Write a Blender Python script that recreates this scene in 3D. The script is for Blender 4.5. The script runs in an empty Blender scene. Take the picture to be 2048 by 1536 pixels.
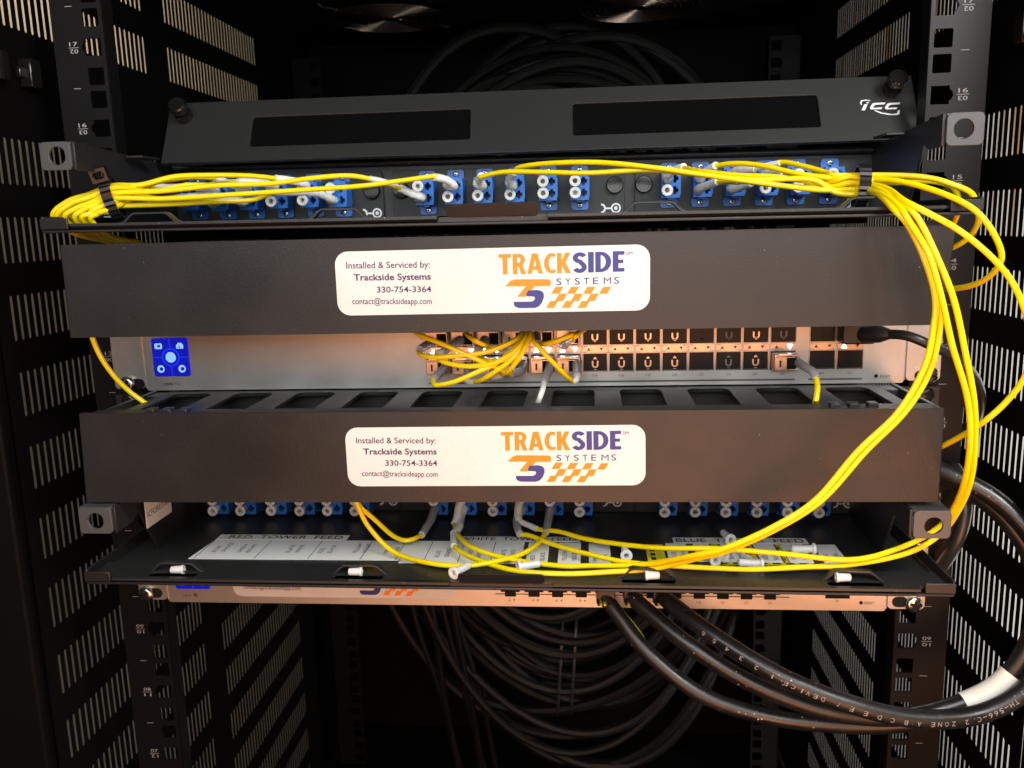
import bpy, bmesh, math, random
from mathutils import Vector, Matrix, Euler
from mathutils.geometry import tessellate_polygon
random.seed(7)
S = 0.001                                   # the script thinks in millimetres
sc = bpy.context.scene
col = sc.collection

# ------------------------------------------------------------------ camera, world, lamps, exposure
CAM = Vector((46.10, -488.42, 71.55)); EUL = Euler((math.radians(79.4714), math.radians(1.5442), math.radians(4.9691)), 'XYZ'); FPX = 1703.0
cd = bpy.data.cameras.new('camera'); cam = bpy.data.objects.new('camera', cd); col.objects.link(cam)
cam.location = CAM * S; cam.rotation_euler = EUL
cd.sensor_fit = 'HORIZONTAL'; cd.sensor_width = 36.0; cd.lens = FPX / 2048 * 36.0
cd.clip_start = 0.01; cd.clip_end = 50
cd.dof.use_dof = True; cd.dof.focus_distance = 0.45; cd.dof.aperture_fstop = 20.0
sc.camera = cam
w = bpy.data.worlds.new('World'); sc.world = w; w.use_nodes = True
w.node_tree.nodes['Background'].inputs[0].default_value = (0.9, 0.95, 1.0, 1)
w.node_tree.nodes['Background'].inputs[1].default_value = 0.014
sc.view_settings.view_transform = 'Standard'; sc.view_settings.look = 'None'
sc.view_settings.exposure = 0.0; sc.view_settings.gamma = 1.0; sc.view_settings.use_curve_mapping = False

def area(name, loc, target, size, power, color, size_y=None):
    l = bpy.data.lights.new(name, 'AREA'); o = bpy.data.objects.new(name, l); col.objects.link(o)
    l.energy = power; l.color = color; l.size = size * S
    if size_y: l.shape = 'RECTANGLE'; l.size_y = size_y * S
    o.location = Vector(loc) * S
    o.rotation_euler = (Vector(target) - Vector(loc)).to_track_quat('-Z', 'Y').to_euler()
    return o
area('key_fill_lamp', (430, -500, 410), (40, 0, 40), 200, 4.1, (1.0, 0.99, 0.95))
area('key_fill_lamp', (150, -720, 290), (0, 0, 60), 420, 2.7, (0.98, 0.99, 0.97))  # frontal fill added to light the upper boots; no ceiling fixture
area('key_fill_lamp', (-180, -740, 330), (80, 0, 90), 420, 2.4, (0.96, 0.99, 1.0))  # weaker fill added at front left to soften the cords' shadows
area('warm_bounce_fill', (240, -480, -210), (90, 0, -80), 300, 1.5, (1.0, 0.42, 0.20), 300)  # unseen emitter added for the orange bounce of something warm in front
area('warm_bounce_fill', (-20, -700, -230), (-10, 0, -60), 340, 2.1, (1.0, 0.42, 0.20), 400)  # second bounce fill, added to turn the switch faces orange
area('wall_fill_lamp', (-560, 650, 800), (-700, 650, 0), 260, 7.0, (1.0, 0.88, 0.66), 900)  # unseen lamp added to brighten the upper left wall behind the slots
area('wall_fill_lamp', (500, 40, -250), (720, 900, -300), 160, 26.0, (1.0, 0.97, 0.93), 900)  # hidden beside the cabinet, added to whiten the right wall behind the slots
area('wall_fill_lamp', (-500, 40, -500), (-720, 800, -500), 160, 0.8, (1.0, 0.90, 0.76), 500)  # small hidden fill added for the lower left wall

RM = EUL.to_matrix()
def ray(px, py): return RM @ Vector((px - 1024, 768 - py, -FPX))
def at(px, py, Y): d = ray(px, py); return CAM + d * ((Y - CAM.y) / d.y)
def atz(px, py, Z): d = ray(px, py); return CAM + d * ((Z - CAM.z) / d.z)
def atx(px, py, X): d = ray(px, py); return CAM + d * ((X - CAM.x) / d.x)

# ------------------------------------------------------------------ materials
def lin(c): return tuple((v / 255 / 12.92 if v / 255 <= 0.04045 else ((v / 255 + 0.055) / 1.055) ** 2.4) for v in c)
MATS = {}
def mat(name, color, rough=0.5, metal=0.0, emit=None, es=0.0, bump=0.0, bscale=900.0, spec=0.5, var=0.0, vscale=40.0, dust=0.0, coat=0.0, trans=0.0, rvar=0.0):
    m = bpy.data.materials.new(name); m.use_nodes = True
    nt = m.node_tree; b = nt.nodes['Principled BSDF']
    b.inputs['Base Color'].default_value = (*color, 1); b.inputs['Roughness'].default_value = rough
    b.inputs['Metallic'].default_value = metal; b.inputs['Specular IOR Level'].default_value = spec
    if coat: b.inputs['Coat Weight'].default_value = coat; b.inputs['Coat Roughness'].default_value = 0.15
    if trans: b.inputs['Transmission Weight'].default_value = trans
    if emit: b.inputs['Emission Color'].default_value = (*emit, 1); b.inputs['Emission Strength'].default_value = es
    N = nt.nodes.new; L = nt.links.new
    tc = N('ShaderNodeTexCoord')
    if bump:
        n = N('ShaderNodeTexNoise'); n.inputs['Scale'].default_value = bscale; n.inputs['Detail'].default_value = 3
        bp = N('ShaderNodeBump'); bp.inputs['Strength'].default_value = bump; bp.inputs['Distance'].default_value = 0.0004
        L(tc.outputs['Object'], n.inputs['Vector']); L(n.outputs['Fac'], bp.inputs['Height']); L(bp.outputs['Normal'], b.inputs['Normal'])
    src = None
    if var:
        n = N('ShaderNodeTexNoise'); n.inputs['Scale'].default_value = vscale; n.inputs['Detail'].default_value = 6; n.inputs['Roughness'].default_value = 0.65
        r = N('ShaderNodeMapRange'); r.inputs['From Min'].default_value = 0.3; r.inputs['From Max'].default_value = 0.7
        r.inputs['To Min'].default_value = 1 - var; r.inputs['To Max'].default_value = 1 + var
        mx = N('ShaderNodeVectorMath'); mx.operation = 'SCALE'; mx.inputs[0].default_value = color
        L(tc.outputs['Object'], n.inputs['Vector']); L(n.outputs['Fac'], r.inputs['Value']); L(r.outputs['Result'], mx.inputs['Scale'])
        src = mx.outputs[0]; L(src, b.inputs['Base Color'])
    if rvar:
        n = N('ShaderNodeTexNoise'); n.inputs['Scale'].default_value = 22; n.inputs['Detail'].default_value = 5
        r = N('ShaderNodeMapRange'); r.inputs['From Min'].default_value = 0.3; r.inputs['From Max'].default_value = 0.7
        r.inputs['To Min'].default_value = rough - rvar; r.inputs['To Max'].default_value = rough + rvar
        L(tc.outputs['Object'], n.inputs['Vector']); L(n.outputs['Fac'], r.inputs['Value']); L(r.outputs['Result'], b.inputs['Roughness'])
    if dust:                                 # scattered pale dust grains with their own shapes
        v = N('ShaderNodeTexVoronoi'); v.inputs['Scale'].default_value = 260; v.inputs['Randomness'].default_value = 1
        k = N('ShaderNodeTexNoise'); k.inputs['Scale'].default_value = 60
        a = N('ShaderNodeMath'); a.operation = 'MULTIPLY'; a.inputs[1].default_value = dust * 0.30
        lt = N('ShaderNodeMath'); lt.operation = 'LESS_THAN'
        mx2 = N('ShaderNodeMix'); mx2.data_type = 'RGBA'; mx2.inputs['A'].default_value = (*color, 1); mx2.inputs['B'].default_value = (0.4, 0.38, 0.34, 1)
        L(tc.outputs['Object'], v.inputs['Vector']); L(tc.outputs['Object'], k.inputs['Vector'])
        pw = N('ShaderNodeMath'); pw.operation = 'POWER'; pw.inputs[1].default_value = 3.0
        L(k.outputs['Fac'], pw.inputs[0]); L(pw.outputs[0], a.inputs[0]); L(v.outputs['Distance'], lt.inputs[0]); L(a.outputs[0], lt.inputs[1])
        L(lt.outputs[0], mx2.inputs['Factor'])
        if src: L(src, mx2.inputs['A'])
        L(mx2.outputs['Result'], b.inputs['Base Color'])
    MATS[name] = m
    return m
mat('powder_black', (0.012, 0.012, 0.0125), 0.42, bump=0.25, bscale=1500, dust=0.55, rvar=0.06)
mat('tray_black', (0.018, 0.019, 0.0195), 0.40, bump=0.25, bscale=1500, dust=1.0, rvar=0.07)
mat('cover_black', (0.0108, 0.0110, 0.0110), 0.45, bump=0.22, bscale=1200, var=0.14, vscale=14, dust=0.42, rvar=0.10)
mat('plate_black', (0.016, 0.0172, 0.0175), 0.45, bump=0.30, bscale=1700, dust=0.35, spec=0.4)
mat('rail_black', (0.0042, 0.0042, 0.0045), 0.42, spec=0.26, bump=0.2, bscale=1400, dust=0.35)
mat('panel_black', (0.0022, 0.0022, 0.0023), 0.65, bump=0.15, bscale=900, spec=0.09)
mat('plastic_black', (0.022, 0.022, 0.022), 0.35, rvar=0.05)
mat('duct_black', (0.013, 0.013, 0.013), 0.42, rvar=0.06, spec=0.4)
mat('velvet_black', (0.002, 0.002, 0.0022), 0.9, dust=0.25, spec=0.05)
mat('gloss_black', (0.008, 0.008, 0.008), 0.12)
mat('void_black', (0.002, 0.002, 0.002), 0.9)
mat('ear_grey', (0.085, 0.087, 0.090), 0.40, metal=0.3, bump=0.2, bscale=1500)
mat('aluminium', (0.60, 0.585, 0.56), 0.40, metal=0.85, bump=0.22, bscale=2600, var=0.05, vscale=70)
mat('steel', (0.62, 0.60, 0.56), 0.22, metal=1.0, var=0.12, vscale=300)
mat('steel_dark', (0.30, 0.29, 0.28), 0.25, metal=1.0)
mat('black_screw', (0.03, 0.03, 0.03), 0.2, metal=0.6)
mat('sfp_metal', (0.58, 0.48, 0.40), 0.28, metal=1.0, var=0.15, vscale=200)
mat('adapter_blue', lin((36, 104, 190)), 0.38, var=0.06, vscale=200)
mat('lc_blue', lin((24, 120, 190)), 0.35)
mat('cap_white', (0.78, 0.77, 0.73), 0.42)
mat('boot_white', (0.93, 0.93, 0.89), 0.38)
mat('boot_grey', (0.44, 0.43, 0.45), 0.35)
mat('sleeve_white', (0.80, 0.78, 0.74), 0.4)
mat('jacket_yellow', (0.93, 0.70, 0.0), 0.36, var=0.05, vscale=60, bump=0.05, bscale=700)
mat('jacket_white', (0.78, 0.78, 0.75), 0.4)
mat('rubber_black', (0.008, 0.008, 0.008), 0.36, bump=0.5, bscale=140, var=0.5, vscale=70, rvar=0.16, dust=1.3)
mat('cord_black', (0.018, 0.018, 0.018), 0.33)
mat('wire_green', (0.32, 0.42, 0.02), 0.4)
mat('coil_black', (0.0045, 0.0043, 0.0041), 0.55, var=0.5, vscale=25, spec=0.25)
mat('tie_black', (0.006, 0.006, 0.006), 0.3)
mat('port_black', (0.007, 0.0068, 0.0066), 0.4, spec=0.3)
mat('paper_white', (0.80, 0.80, 0.77), 0.45, var=0.03, vscale=30)
mat('sticker_white', (0.61, 0.63, 0.62), 0.32, var=0.05, vscale=22, rvar=0.08)
mat('tape_white', (0.76, 0.75, 0.68), 0.5, bump=0.5, bscale=90, var=0.08, vscale=60)
mat('tape_yellow', (0.62, 0.53, 0.02), 0.5)
mat('ink_black', (0.015, 0.014, 0.018), 0.5)
mat('ink_purple', lin((62, 42, 92)), 0.5)
mat('ink_navy', lin((36, 50, 122)), 0.45)
mat('ink_orange', lin((240, 128, 22)), 0.45)
mat('ink_grey', (0.12, 0.115, 0.11), 0.5)
mat('print_white', (0.70, 0.72, 0.74), 0.5)
mat('rail_print', (0.40, 0.41, 0.42), 0.5)
mat('print_faint', (0.24, 0.245, 0.245), 0.5)
mat('print_grey', (0.26, 0.26, 0.26), 0.5)
mat('screen_blue', (0.0, 0.0, 0.02), 0.25, emit=lin((22, 26, 200)), es=0.75)
mat('screen_line', (0.0, 0.0, 0.02), 0.3, emit=lin((14, 60, 255)), es=1.0)
mat('screen_icon', (0.0, 0.0, 0.02), 0.3, emit=lin((150, 205, 255)), es=1.0)
mat('led_white', (0.3, 0.3, 0.3), 0.3, emit=(0.55, 0.64, 1.0), es=30.0)
mat('led_off', (0.05, 0.04, 0.10), 0.4)
mat('wall_beige', (0.58, 0.50, 0.38), 0.8, var=0.10, vscale=6)
mat('wood_dark', (0.15, 0.13, 0.105), 0.7, var=0.2, vscale=9)
mat('fan_wire', (0.22, 0.18, 0.15), 0.3, metal=1.0)

for nm in ('boot_white', 'boot_grey', 'cap_white', 'sleeve_white'):      # soft translucent silicone
    b_ = MATS[nm].node_tree.nodes['Principled BSDF']
    b_.inputs['Subsurface Weight'].default_value = 0.55; b_.inputs['Subsurface Radius'].default_value = (1, 0.95, 0.85); b_.inputs['Subsurface Scale'].default_value = 0.004
def wall_right_material():
    m = bpy.data.materials.new('wall_boards'); m.use_nodes = True; nt = m.node_tree; b = nt.nodes['Principled BSDF']; b.inputs['Roughness'].default_value = 0.7
    tc = nt.nodes.new('ShaderNodeTexCoord'); mp = nt.nodes.new('ShaderNodeMapping'); mp.inputs['Scale'].default_value = (1, 15, 0.6)
    n = nt.nodes.new('ShaderNodeTexNoise'); n.inputs['Scale'].default_value = 2.2; n.inputs['Detail'].default_value = 4
    r = nt.nodes.new('ShaderNodeValToRGB'); r.color_ramp.elements[0].position = 0.40; r.color_ramp.elements[0].color = (0.48, 0.28, 0.11, 1)
    r.color_ramp.elements[1].position = 0.47; r.color_ramp.elements[1].color = (0.78, 0.77, 0.73, 1)
    nt.links.new(tc.outputs['Object'], mp.inputs['Vector']); nt.links.new(mp.outputs['Vector'], n.inputs['Vector'])
    ge = nt.nodes.new('ShaderNodeNewGeometry'); sp = nt.nodes.new('ShaderNodeSeparateXYZ'); mr = nt.nodes.new('ShaderNodeMapRange')
    mr.inputs['From Min'].default_value = 0.02; mr.inputs['From Max'].default_value = -0.14; mr.inputs['To Max'].default_value = 0.16
    ad = nt.nodes.new('ShaderNodeMath'); ad.operation = 'ADD'
    nt.links.new(ge.outputs['Position'], sp.inputs[0]); nt.links.new(sp.outputs['Z'], mr.inputs['Value']); nt.links.new(mr.outputs['Result'], ad.inputs[1])
    nt.links.new(n.outputs['Fac'], ad.inputs[0]); nt.links.new(ad.outputs[0], r.inputs['Fac']); nt.links.new(r.outputs['Color'], b.inputs['Base Color'])
    MATS['wall_boards'] = m
wall_right_material()

# ------------------------------------------------------------------ mesh helpers
ORG = {}
def tag(o, label, cat, group=None, kind=None):
    o['label'] = label; o['category'] = cat
    if group: o['group'] = group
    if kind: o['kind'] = kind
    return o
def empty(name, loc, label, cat, group=None):
    o = bpy.data.objects.new(name, None); col.objects.link(o); o.empty_display_size = 0.01
    o.location = Vector(loc) * S; ORG[o] = Vector(loc)
    return tag(o, label, cat, group)
def finish(me, m, smooth=35):
    bm = bmesh.new(); bm.from_mesh(me); bmesh.ops.recalc_face_normals(bm, faces=bm.faces); bm.to_mesh(me); bm.free()
    me.materials.append(MATS[m])
    if smooth:
        me.polygons.foreach_set('use_smooth', [True] * len(me.polygons)); me.set_sharp_from_angle(angle=math.radians(smooth))
    me.update()
class MB:
    def __init__(s): s.v = []; s.f = []
    def add(s, vs, fs):
        k = len(s.v); s.v += [Vector(p) for p in vs]; s.f += [tuple(i + k for i in f) for f in fs]; return s
    def box(s, x0, x1, y0, y1, z0, z1):
        return s.add([(x0,y0,z0),(x1,y0,z0),(x1,y1,z0),(x0,y1,z0),(x0,y0,z1),(x1,y0,z1),(x1,y1,z1),(x0,y1,z1)],
                     [(0,3,2,1),(4,5,6,7),(0,1,5,4),(1,2,6,5),(2,3,7,6),(3,0,4,7)])
    def plate(s, outer, holes, f, t0, t1, rim=True):
        loops = [outer] + list(holes); flat = [p for l in loops for p in l]; n = len(flat)
        tri = tessellate_polygon([[Vector((p[0], p[1], 0)) for p in l] for l in loops])
        vs = [f(p[0], p[1], t0) for p in flat] + [f(p[0], p[1], t1) for p in flat]
        fs = [tuple(t) for t in tri] + [tuple(i + n for i in reversed(t)) for t in tri]
        k = 0
        for li, l in enumerate(loops):
            m = len(l)
            if li == 0 and not rim: k += m; continue
            for i in range(m): j = (i + 1) % m; fs.append((k + i, k + j, k + j + n, k + i + n))
            k += m
        return s.add(vs, fs)
    def flat(s, poly, f):
        tri = tessellate_polygon([[Vector((p[0], p[1], 0)) for p in poly]])
        return s.add([f(p[0], p[1]) for p in poly], [tuple(t) for t in tri])
    def tube(s, pts, r, n=10, caps=True, ry=None):
        pts = [Vector(p) for p in pts]; m = len(pts); rr_ = r if callable(r) else (lambda t: r)
        t0 = (pts[1] - pts[0]).normalized(); up = Vector((0, 0, 1)) if abs(t0.z) < 0.9 else Vector((0, 1, 0))
        a = t0.cross(up).normalized(); vs = []; fs = []
        for i in range(m):
            t = (pts[min(i + 1, m - 1)] - pts[max(i - 1, 0)]).normalized()
            a = (a - t * a.dot(t)).normalized(); b = t.cross(a); R = rr_(i / (m - 1))
            for j in range(n):
                q = 2 * math.pi * j / n; vs.append(pts[i] + a * (R * math.cos(q)) + b * ((ry or R) * math.sin(q)))
        for i in range(m - 1):
            for j in range(n): k = (j + 1) % n; fs.append((i*n+j, i*n+k, (i+1)*n+k, (i+1)*n+j))
        if caps: fs.append(tuple(range(n))); fs.append(tuple(range((m-1)*n, m*n)))
        return s.add(vs, fs)
    def lathe(s, prof, o, d, n=16):          # prof = [(radius, distance along d)]
        o = Vector(o); d = Vector(d).normalized(); up = Vector((0,0,1)) if abs(d.z) < 0.9 else Vector((1,0,0))
        a = d.cross(up).normalized(); b = d.cross(a); vs = []; fs = []; m = len(prof)
        for R, h in prof:
            for j in range(n): q = 2*math.pi*j/n; vs.append(o + d*h + a*(R*math.cos(q)) + b*(R*math.sin(q)))
        for i in range(m-1):
            for j in range(n): k = (j+1) % n; fs.append((i*n+j, i*n+k, (i+1)*n+k, (i+1)*n+j))
        fs.append(tuple(range(n))); fs.append(tuple(range((m-1)*n, m*n)))
        return s.add(vs, fs)
    def mesh(s, name, m, smooth=35, org=Vector()):
        me = bpy.data.meshes.new(name); me.from_pydata([tuple((p - org) * S) for p in s.v], [], s.f); finish(me, m, smooth); return me
    def build(s, name, m, parent=None, smooth=35, bevel=0, seg=2):
        org = ORG[parent] if parent else (sum(s.v, Vector()) / len(s.v))
        o = bpy.data.objects.new(name, s.mesh(name, m, smooth, org)); col.objects.link(o)
        if parent: o.parent = parent
        else: o.location = org * S
        ORG[o] = org
        if bevel:
            b = o.modifiers.new('bevel', 'BEVEL'); b.width = bevel * S; b.segments = seg; b.limit_method = 'ANGLE'; b.angle_limit = math.radians(40)
        return o
def place(name, me, loc, parent=None, rot=None, scale=None):       # an object that shares a mesh modelled about its own origin
    o = bpy.data.objects.new(name, me); col.objects.link(o); loc = Vector(loc)
    if parent:
        o.parent = parent; o.location = (loc - ORG[parent]) * S
    else: o.location = loc * S
    if rot is not None: o.rotation_euler = rot
    if scale is not None: o.scale = scale
    ORG[o] = loc
    return o
def rr(x0, x1, y0, y1, r, n=4):
    P = []
    for cx, cy, a in ((x1-r, y1-r, 0), (x0+r, y1-r, 90), (x0+r, y0+r, 180), (x1-r, y0+r, 270)):
        for i in range(n+1): q = math.radians(a + 90*i/n); P.append((cx + r*math.cos(q), cy + r*math.sin(q)))
    return P
def circ(cx, cy, r, n=24): return [(cx + r*math.cos(2*math.pi*i/n), cy + r*math.sin(2*math.pi*i/n)) for i in range(n)]
XZ = lambda x, z, y: (x, y, z)
XY = lambda x, y, z: (x, y, z)
def spline(P, per=10):
    P = [Vector(p) for p in P]; Q = [P[0]*2 - P[1]] + P + [P[-1]*2 - P[-2]]; out = []
    for i in range(1, len(Q)-2):
        a, b, c, d = Q[i-1], Q[i], Q[i+1], Q[i+2]
        for k in range(per):
            t = k/per; out.append(0.5*((2*b) + (c-a)*t + (2*a-5*b+4*c-d)*t*t + (3*b-a-3*c+d)*t**3))
    out.append(Q[-2]); return out
def text(name, body, A, B, caph, m, parent, bold=0.0, N=(0, -1, 0), res=3):
    """lettering whose baseline runs from A to B (mm), flat print on a face with normal N"""
    c = bpy.data.curves.new('t', 'FONT'); c.body = body; c.size = 1; c.offset = bold; c.resolution_u = res
    o = bpy.data.objects.new('t', c); col.objects.link(o); dg = bpy.context.evaluated_depsgraph_get()
    me = bpy.data.meshes.new_from_object(o.evaluated_get(dg)); bpy.data.objects.remove(o)
    me.name = name; xs = [v.co.x for v in me.vertices]; x0, x1 = min(xs), max(xs)
    A, B, N = Vector(A), Vector(B), Vector(N); R = B - A; Wd = R.length; R.normalize(); U = N.cross(R); U.normalize()
    org = ORG[parent]; k = caph / 0.70; sx = Wd / (x1 - x0)
    for v in me.vertices: v.co = (A + R * ((v.co.x - x0) * sx) + U * (v.co.y * k) - org) * S
    me.materials.clear(); me.materials.append(MATS[m])
    ob = bpy.data.objects.new(name, me); col.objects.link(ob); ob.parent = parent; ORG[ob] = org
    return ob
def tpx(name, body, a, b, caph, m, parent, Y, bold=0.0, res=3): return text(name, body, at(*a, Y), at(*b, Y), caph, m, parent, bold, res=res)

# ------------------------------------------------------------------ the setting: walls seen through the slots
wl = MB().box(-720, -700, -900, 2600, -1600, 1400).build('wall_left', 'wall_beige', smooth=0); wl['kind'] = 'structure'
MB().box(-700, -692, -900, 2600, -1600, 262).build('wainscot', 'wood_dark', wl, smooth=0)
wr = MB().box(700, 720, -900, 2600, -1600, 1400).build('wall_right', 'wall_boards', smooth=0); wr['kind'] = 'structure'

# ------------------------------------------------------------------ cabinet
cab = empty('server_cabinet', (0, 200, -590), 'black steel server cabinet with slotted side panels and numbered mounting rails', 'server cabinet')
XW = 280
def side_panel(sgn):
    mb = MB(); ph, pw = 44.0, 6.3
    z_top = 287.0; rows = [14.2 + ph*k for k in range(-13, 6)]
    x0, x1 = sgn*XW, sgn*(XW+0.35)
    f = lambda y, z, t: (x0 if t == 0 else x1, y, z)
    ya, yb, yc, yd = -44.0, -34.2, 154.8, 187.1
    n = 30; ye = yd + n*pw
    slot = rr(pw/2-1.25, pw/2+1.25, 0, 26, 1.24, 3)
    def solid(y0, y1, z0, z1): mb.plate([(y0,z0),(y1,z0),(y1,z1),(y0,z1)], [], f, 0, 1, False)
    cell = MB().plate([(0,-9),(pw,-9),(pw,35),(0,35)], [slot], f, 0, 1, False)
    solid(ya, yb, -590, z_top); solid(yb+n*pw, yd, -590, z_top); solid(ye, 520, -590, z_top)
    for z in rows:
        if abs(z - (14.2+3*ph)) < 1:
            for y in (yb, yd): solid(y, y+n*pw, z-9, z+35)
            continue
        for y in (yb, yd):
            for i in range(n): mb.add([v + Vector((0, y+i*pw, z)) for v in cell.v], cell.f)
    zt = rows[-1]+35
    for y in (yb, yd): solid(y, y+n*pw, zt, z_top); solid(y, y+n*pw, -590, rows[0]-9)
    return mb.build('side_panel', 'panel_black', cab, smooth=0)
side_panel(-1); side_panel(1)
U = 44.45
def rail(sgn, y, deep):
    mb = MB(); flip = -sgn                          # holes' notch faces the cabinet wall
    f = lambda x, z, t: (x, y + t, z)
    xa, xb = sorted((sgn*225.5, sgn*254))
    hx = sgn*232.5
    zs = []
    for u in range(1, 19):
        for h, dz in (('b', -15.875), ('m', 0), ('t', 15.875)): zs.append(((u-13)*U + dz, h))
    zs.sort(); holes = []
    for z, h in zs:
        q = 4.75; hole = rr(hx-q, hx+q, z-q, z+q, 0.8, 2)
        if h == 'm':
            e = hx + sgn*q
            hole = [(hx-sgn*q, z-q), (e, z-q), (e, z-2.9), (e+sgn*0.9, z-2.5), (e+sgn*2.0, z-0.5), (e+sgn*2.0, z+0.5), (e+sgn*0.9, z+2.5), (e, z+2.9), (e, z+q), (hx-sgn*q, z+q)]
        holes.append(hole)
    z0, zt = zs[0][0]-9, zs[-1][0]+9; lo = z0
    for i, hole in enumerate(holes):
        hi = (zs[i][0] + zs[i+1][0])/2 if i+1 < len(zs) else zt
        mb.plate([(xa, lo), (xb, lo), (xb, hi), (xa, hi)], [hole], f, 0, 1.6, False); lo = hi
    xi = sgn*225.5; mb.box(min(xi, xi+sgn*1.6), max(xi, xi+sgn*1.6), y+1.65, y+12, z0, zt)
    xo = sgn*254; mb.box(min(xo, xo+sgn*1.8), max(xo, xo+sgn*1.8), y, y+deep, z0, zt)
    return mb.build('mounting_rail', 'rail_black' if y == 0 else 'panel_black', cab)  # rear rails take a darker black: interior shade put into the colour
def rail_marks(r, sgn):
    xs = sorted((sgn*241.0, sgn*247.2))
    for u in range(5, 18):
        z = (u-13)*U; t = '%02d' % u; v = '%02d' % (19-u); m = 'rail_print' if sgn < 0 and u > 15 else 'print_grey'
        text('number', t, (xs[0]+0.7, -0.12, z+0.9), (xs[1]-0.7, -0.12, z+0.9), 2.2, m, r)
        text('number', v, (xs[1]-0.7, -0.12, z-0.9), (xs[0]+0.7, -0.12, z-0.9), 2.2, m, r)
        MB().box(xs[0], xs[1], -0.14, -0.04, z-0.12, z+0.12).build('tick_mark', m, r, smooth=0)
        zz = z + U/2; MB().box(xs[0]+0.5, xs[1]-1.5, -0.14, -0.04, zz-0.14, zz+0.14).build('tick_mark', m, r, smooth=0)
for sg in (-1, 1): rail_marks(rail(sg, 0.0, 16), sg)
for sg in (-1, 1): rail(sg, 412.0, 30)
MB().box(-300, 300, -60, 549, 284.5, 289).build('top_panel', 'panel_black', cab)
MB().box(-300, 300, -60, 545, -594, -591).build('bottom_panel', 'panel_black', cab)
MB().box(-300, 300, 545.5, 548, -592, 286).build('rear_panel', 'panel_black', cab)
for sg in (-1, 1):
    a, b = sorted((sg*274.3, sg*400)); c, d = sorted((sg*282.0, sg*300))
    MB().box(a, b, -62, -56, -590, 285).box(c, d, -55.9, -40, -590, 285).build('front_post', 'panel_black', cab, bevel=1.6, seg=3)
    # closing strips behind the posts and the corner uprights at the rear
    a, b = sorted((sg*282.0, sg*300))
    MB().box(a, b, 515, 545, -590, 285).build('rear_post', 'rail_black', cab, bevel=1.0)
    # small latch of the removable side panel
    for z, yy in ((166, 6), (166, -22)):
        p = MB(); x = sg*279.8; x2 = sg*272
        p.box(min(x, x2), max(x, x2), yy-5, yy+5, z-8, z+8); p.box(min(x, sg*276), max(x, sg*276), yy-9, yy+9, z-3, z+3)
        p.build('panel_latch', 'gloss_black', cab, bevel=0.8)

# fans under the cabinet roof
def fan(cx, cy, label):
    t = empty('cooling_fan', (cx, cy, 285.6), label, 'fan', 'roof fans')
    z = 268.0
    fr = MB().plate(rr(cx-60, cx+60, cy-60, cy+60, 6), [circ(cx, cy, 56, 40)], XY, 272, 285.4).build('frame', 'panel_black', t, bevel=0.6)
    for i in range(9):
        R = 10 + i*5.6
        MB().tube([(cx + R*math.cos(q*math.pi/24), cy + R*math.sin(q*math.pi/24), z) for q in range(49)], 0.9, 6, False).build('guard_ring', 'fan_wire', t)
    for k in range(4):
        q = math.pi/4 + k*math.pi/2
        MB().tube([(cx+8*math.cos(q), cy+8*math.sin(q), z+1.4), (cx+70*math.cos(q), cy+70*math.sin(q), z+1.4), (cx+74*math.cos(q), cy+74*math.sin(q), z+4)], 0.9, 6).build('guard_spoke', 'fan_wire', t)
    MB().lathe([(20, 0), (20, 10), (17, 11)], (cx, cy, 284), (0, 0, -1), 24).build('hub', 'plastic_black', t)
    for k in range(7):
        q = 2*math.pi*k/7; vs = []
        for R in (20, 54):
            for dq, dz in ((-0.28, 282), (0.28, 274)): vs += [(cx+R*math.cos(q+dq), cy+R*math.sin(q+dq), dz), (cx+R*math.cos(q+dq), cy+R*math.sin(q+dq), dz-1)]
        MB().add(vs, [(0,2,6,4),(1,5,7,3),(0,4,5,1),(2,3,7,6),(0,1,3,2),(4,6,7,5)]).build('blade', 'panel_black', t)
fan(-140, 358, 'round fan with wire guard under the cabinet roof, left one')
fan(97, 364, 'round fan with wire guard under the cabinet roof, right one')

# black service loop of cable stored at the rear
random.seed(11)
for i in range(30):
    g = i/29; a = 238 - 96*g + random.uniform(-12, 12); bt = 372 - 70*g + random.uniform(-22, 22); bb = 448 - 250*g + random.uniform(-22, 22)
    cx = 10 + random.uniform(-14, 14); cz = -110 + random.uniform(-14, 14); r = random.uniform(4.0, 6.5); ph = random.uniform(0, 6.28)
    cy = 478 - 5*(i % 7) - 26*random.random(); k1, k2, k3 = random.uniform(0.01, 0.045), random.uniform(0, 6.28), random.uniform(-0.16, 0.16)
    P = []
    for k in range(97):
        q = 2*math.pi*k/96; b = max(60, bt if math.sin(q) > 0 else bb); wv = 1 + k1*math.sin(3*q+k2)
        P.append((cx + a*wv*math.cos(q + k3*math.sin(q)), cy + 12*math.sin(2*q+ph), max(-580, min(275, cz + b*wv*math.sin(q)))))
    o = MB().tube(P, r, 8, False).build('coiled_cable', 'coil_black')
    tag(o, 'dark turn of black cable in the big blurred coil behind the shelves', 'cable', 'turns of the rear cable coil')
random.seed(12)
for i in range(5):
    x0 = -160 + i*14 + random.uniform(-8, 8); e = random.uniform(20, 60)
    P = spline([(x0-26, 440, -90), (x0-16+random.uniform(-8, 8), 430, -220), (x0+6+random.uniform(-10, 10), 425, -360), (x0+e*0.6, 430, -480), (x0+e, 440, -585)], 8)
    o = MB().tube(P, random.uniform(3.5, 5), 8).build('hanging_cable', 'coil_black')
    tag(o, 'blurred black cable hanging steeply beside the left of the rear coil', 'cable', 'cables hanging at the rear')
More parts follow.
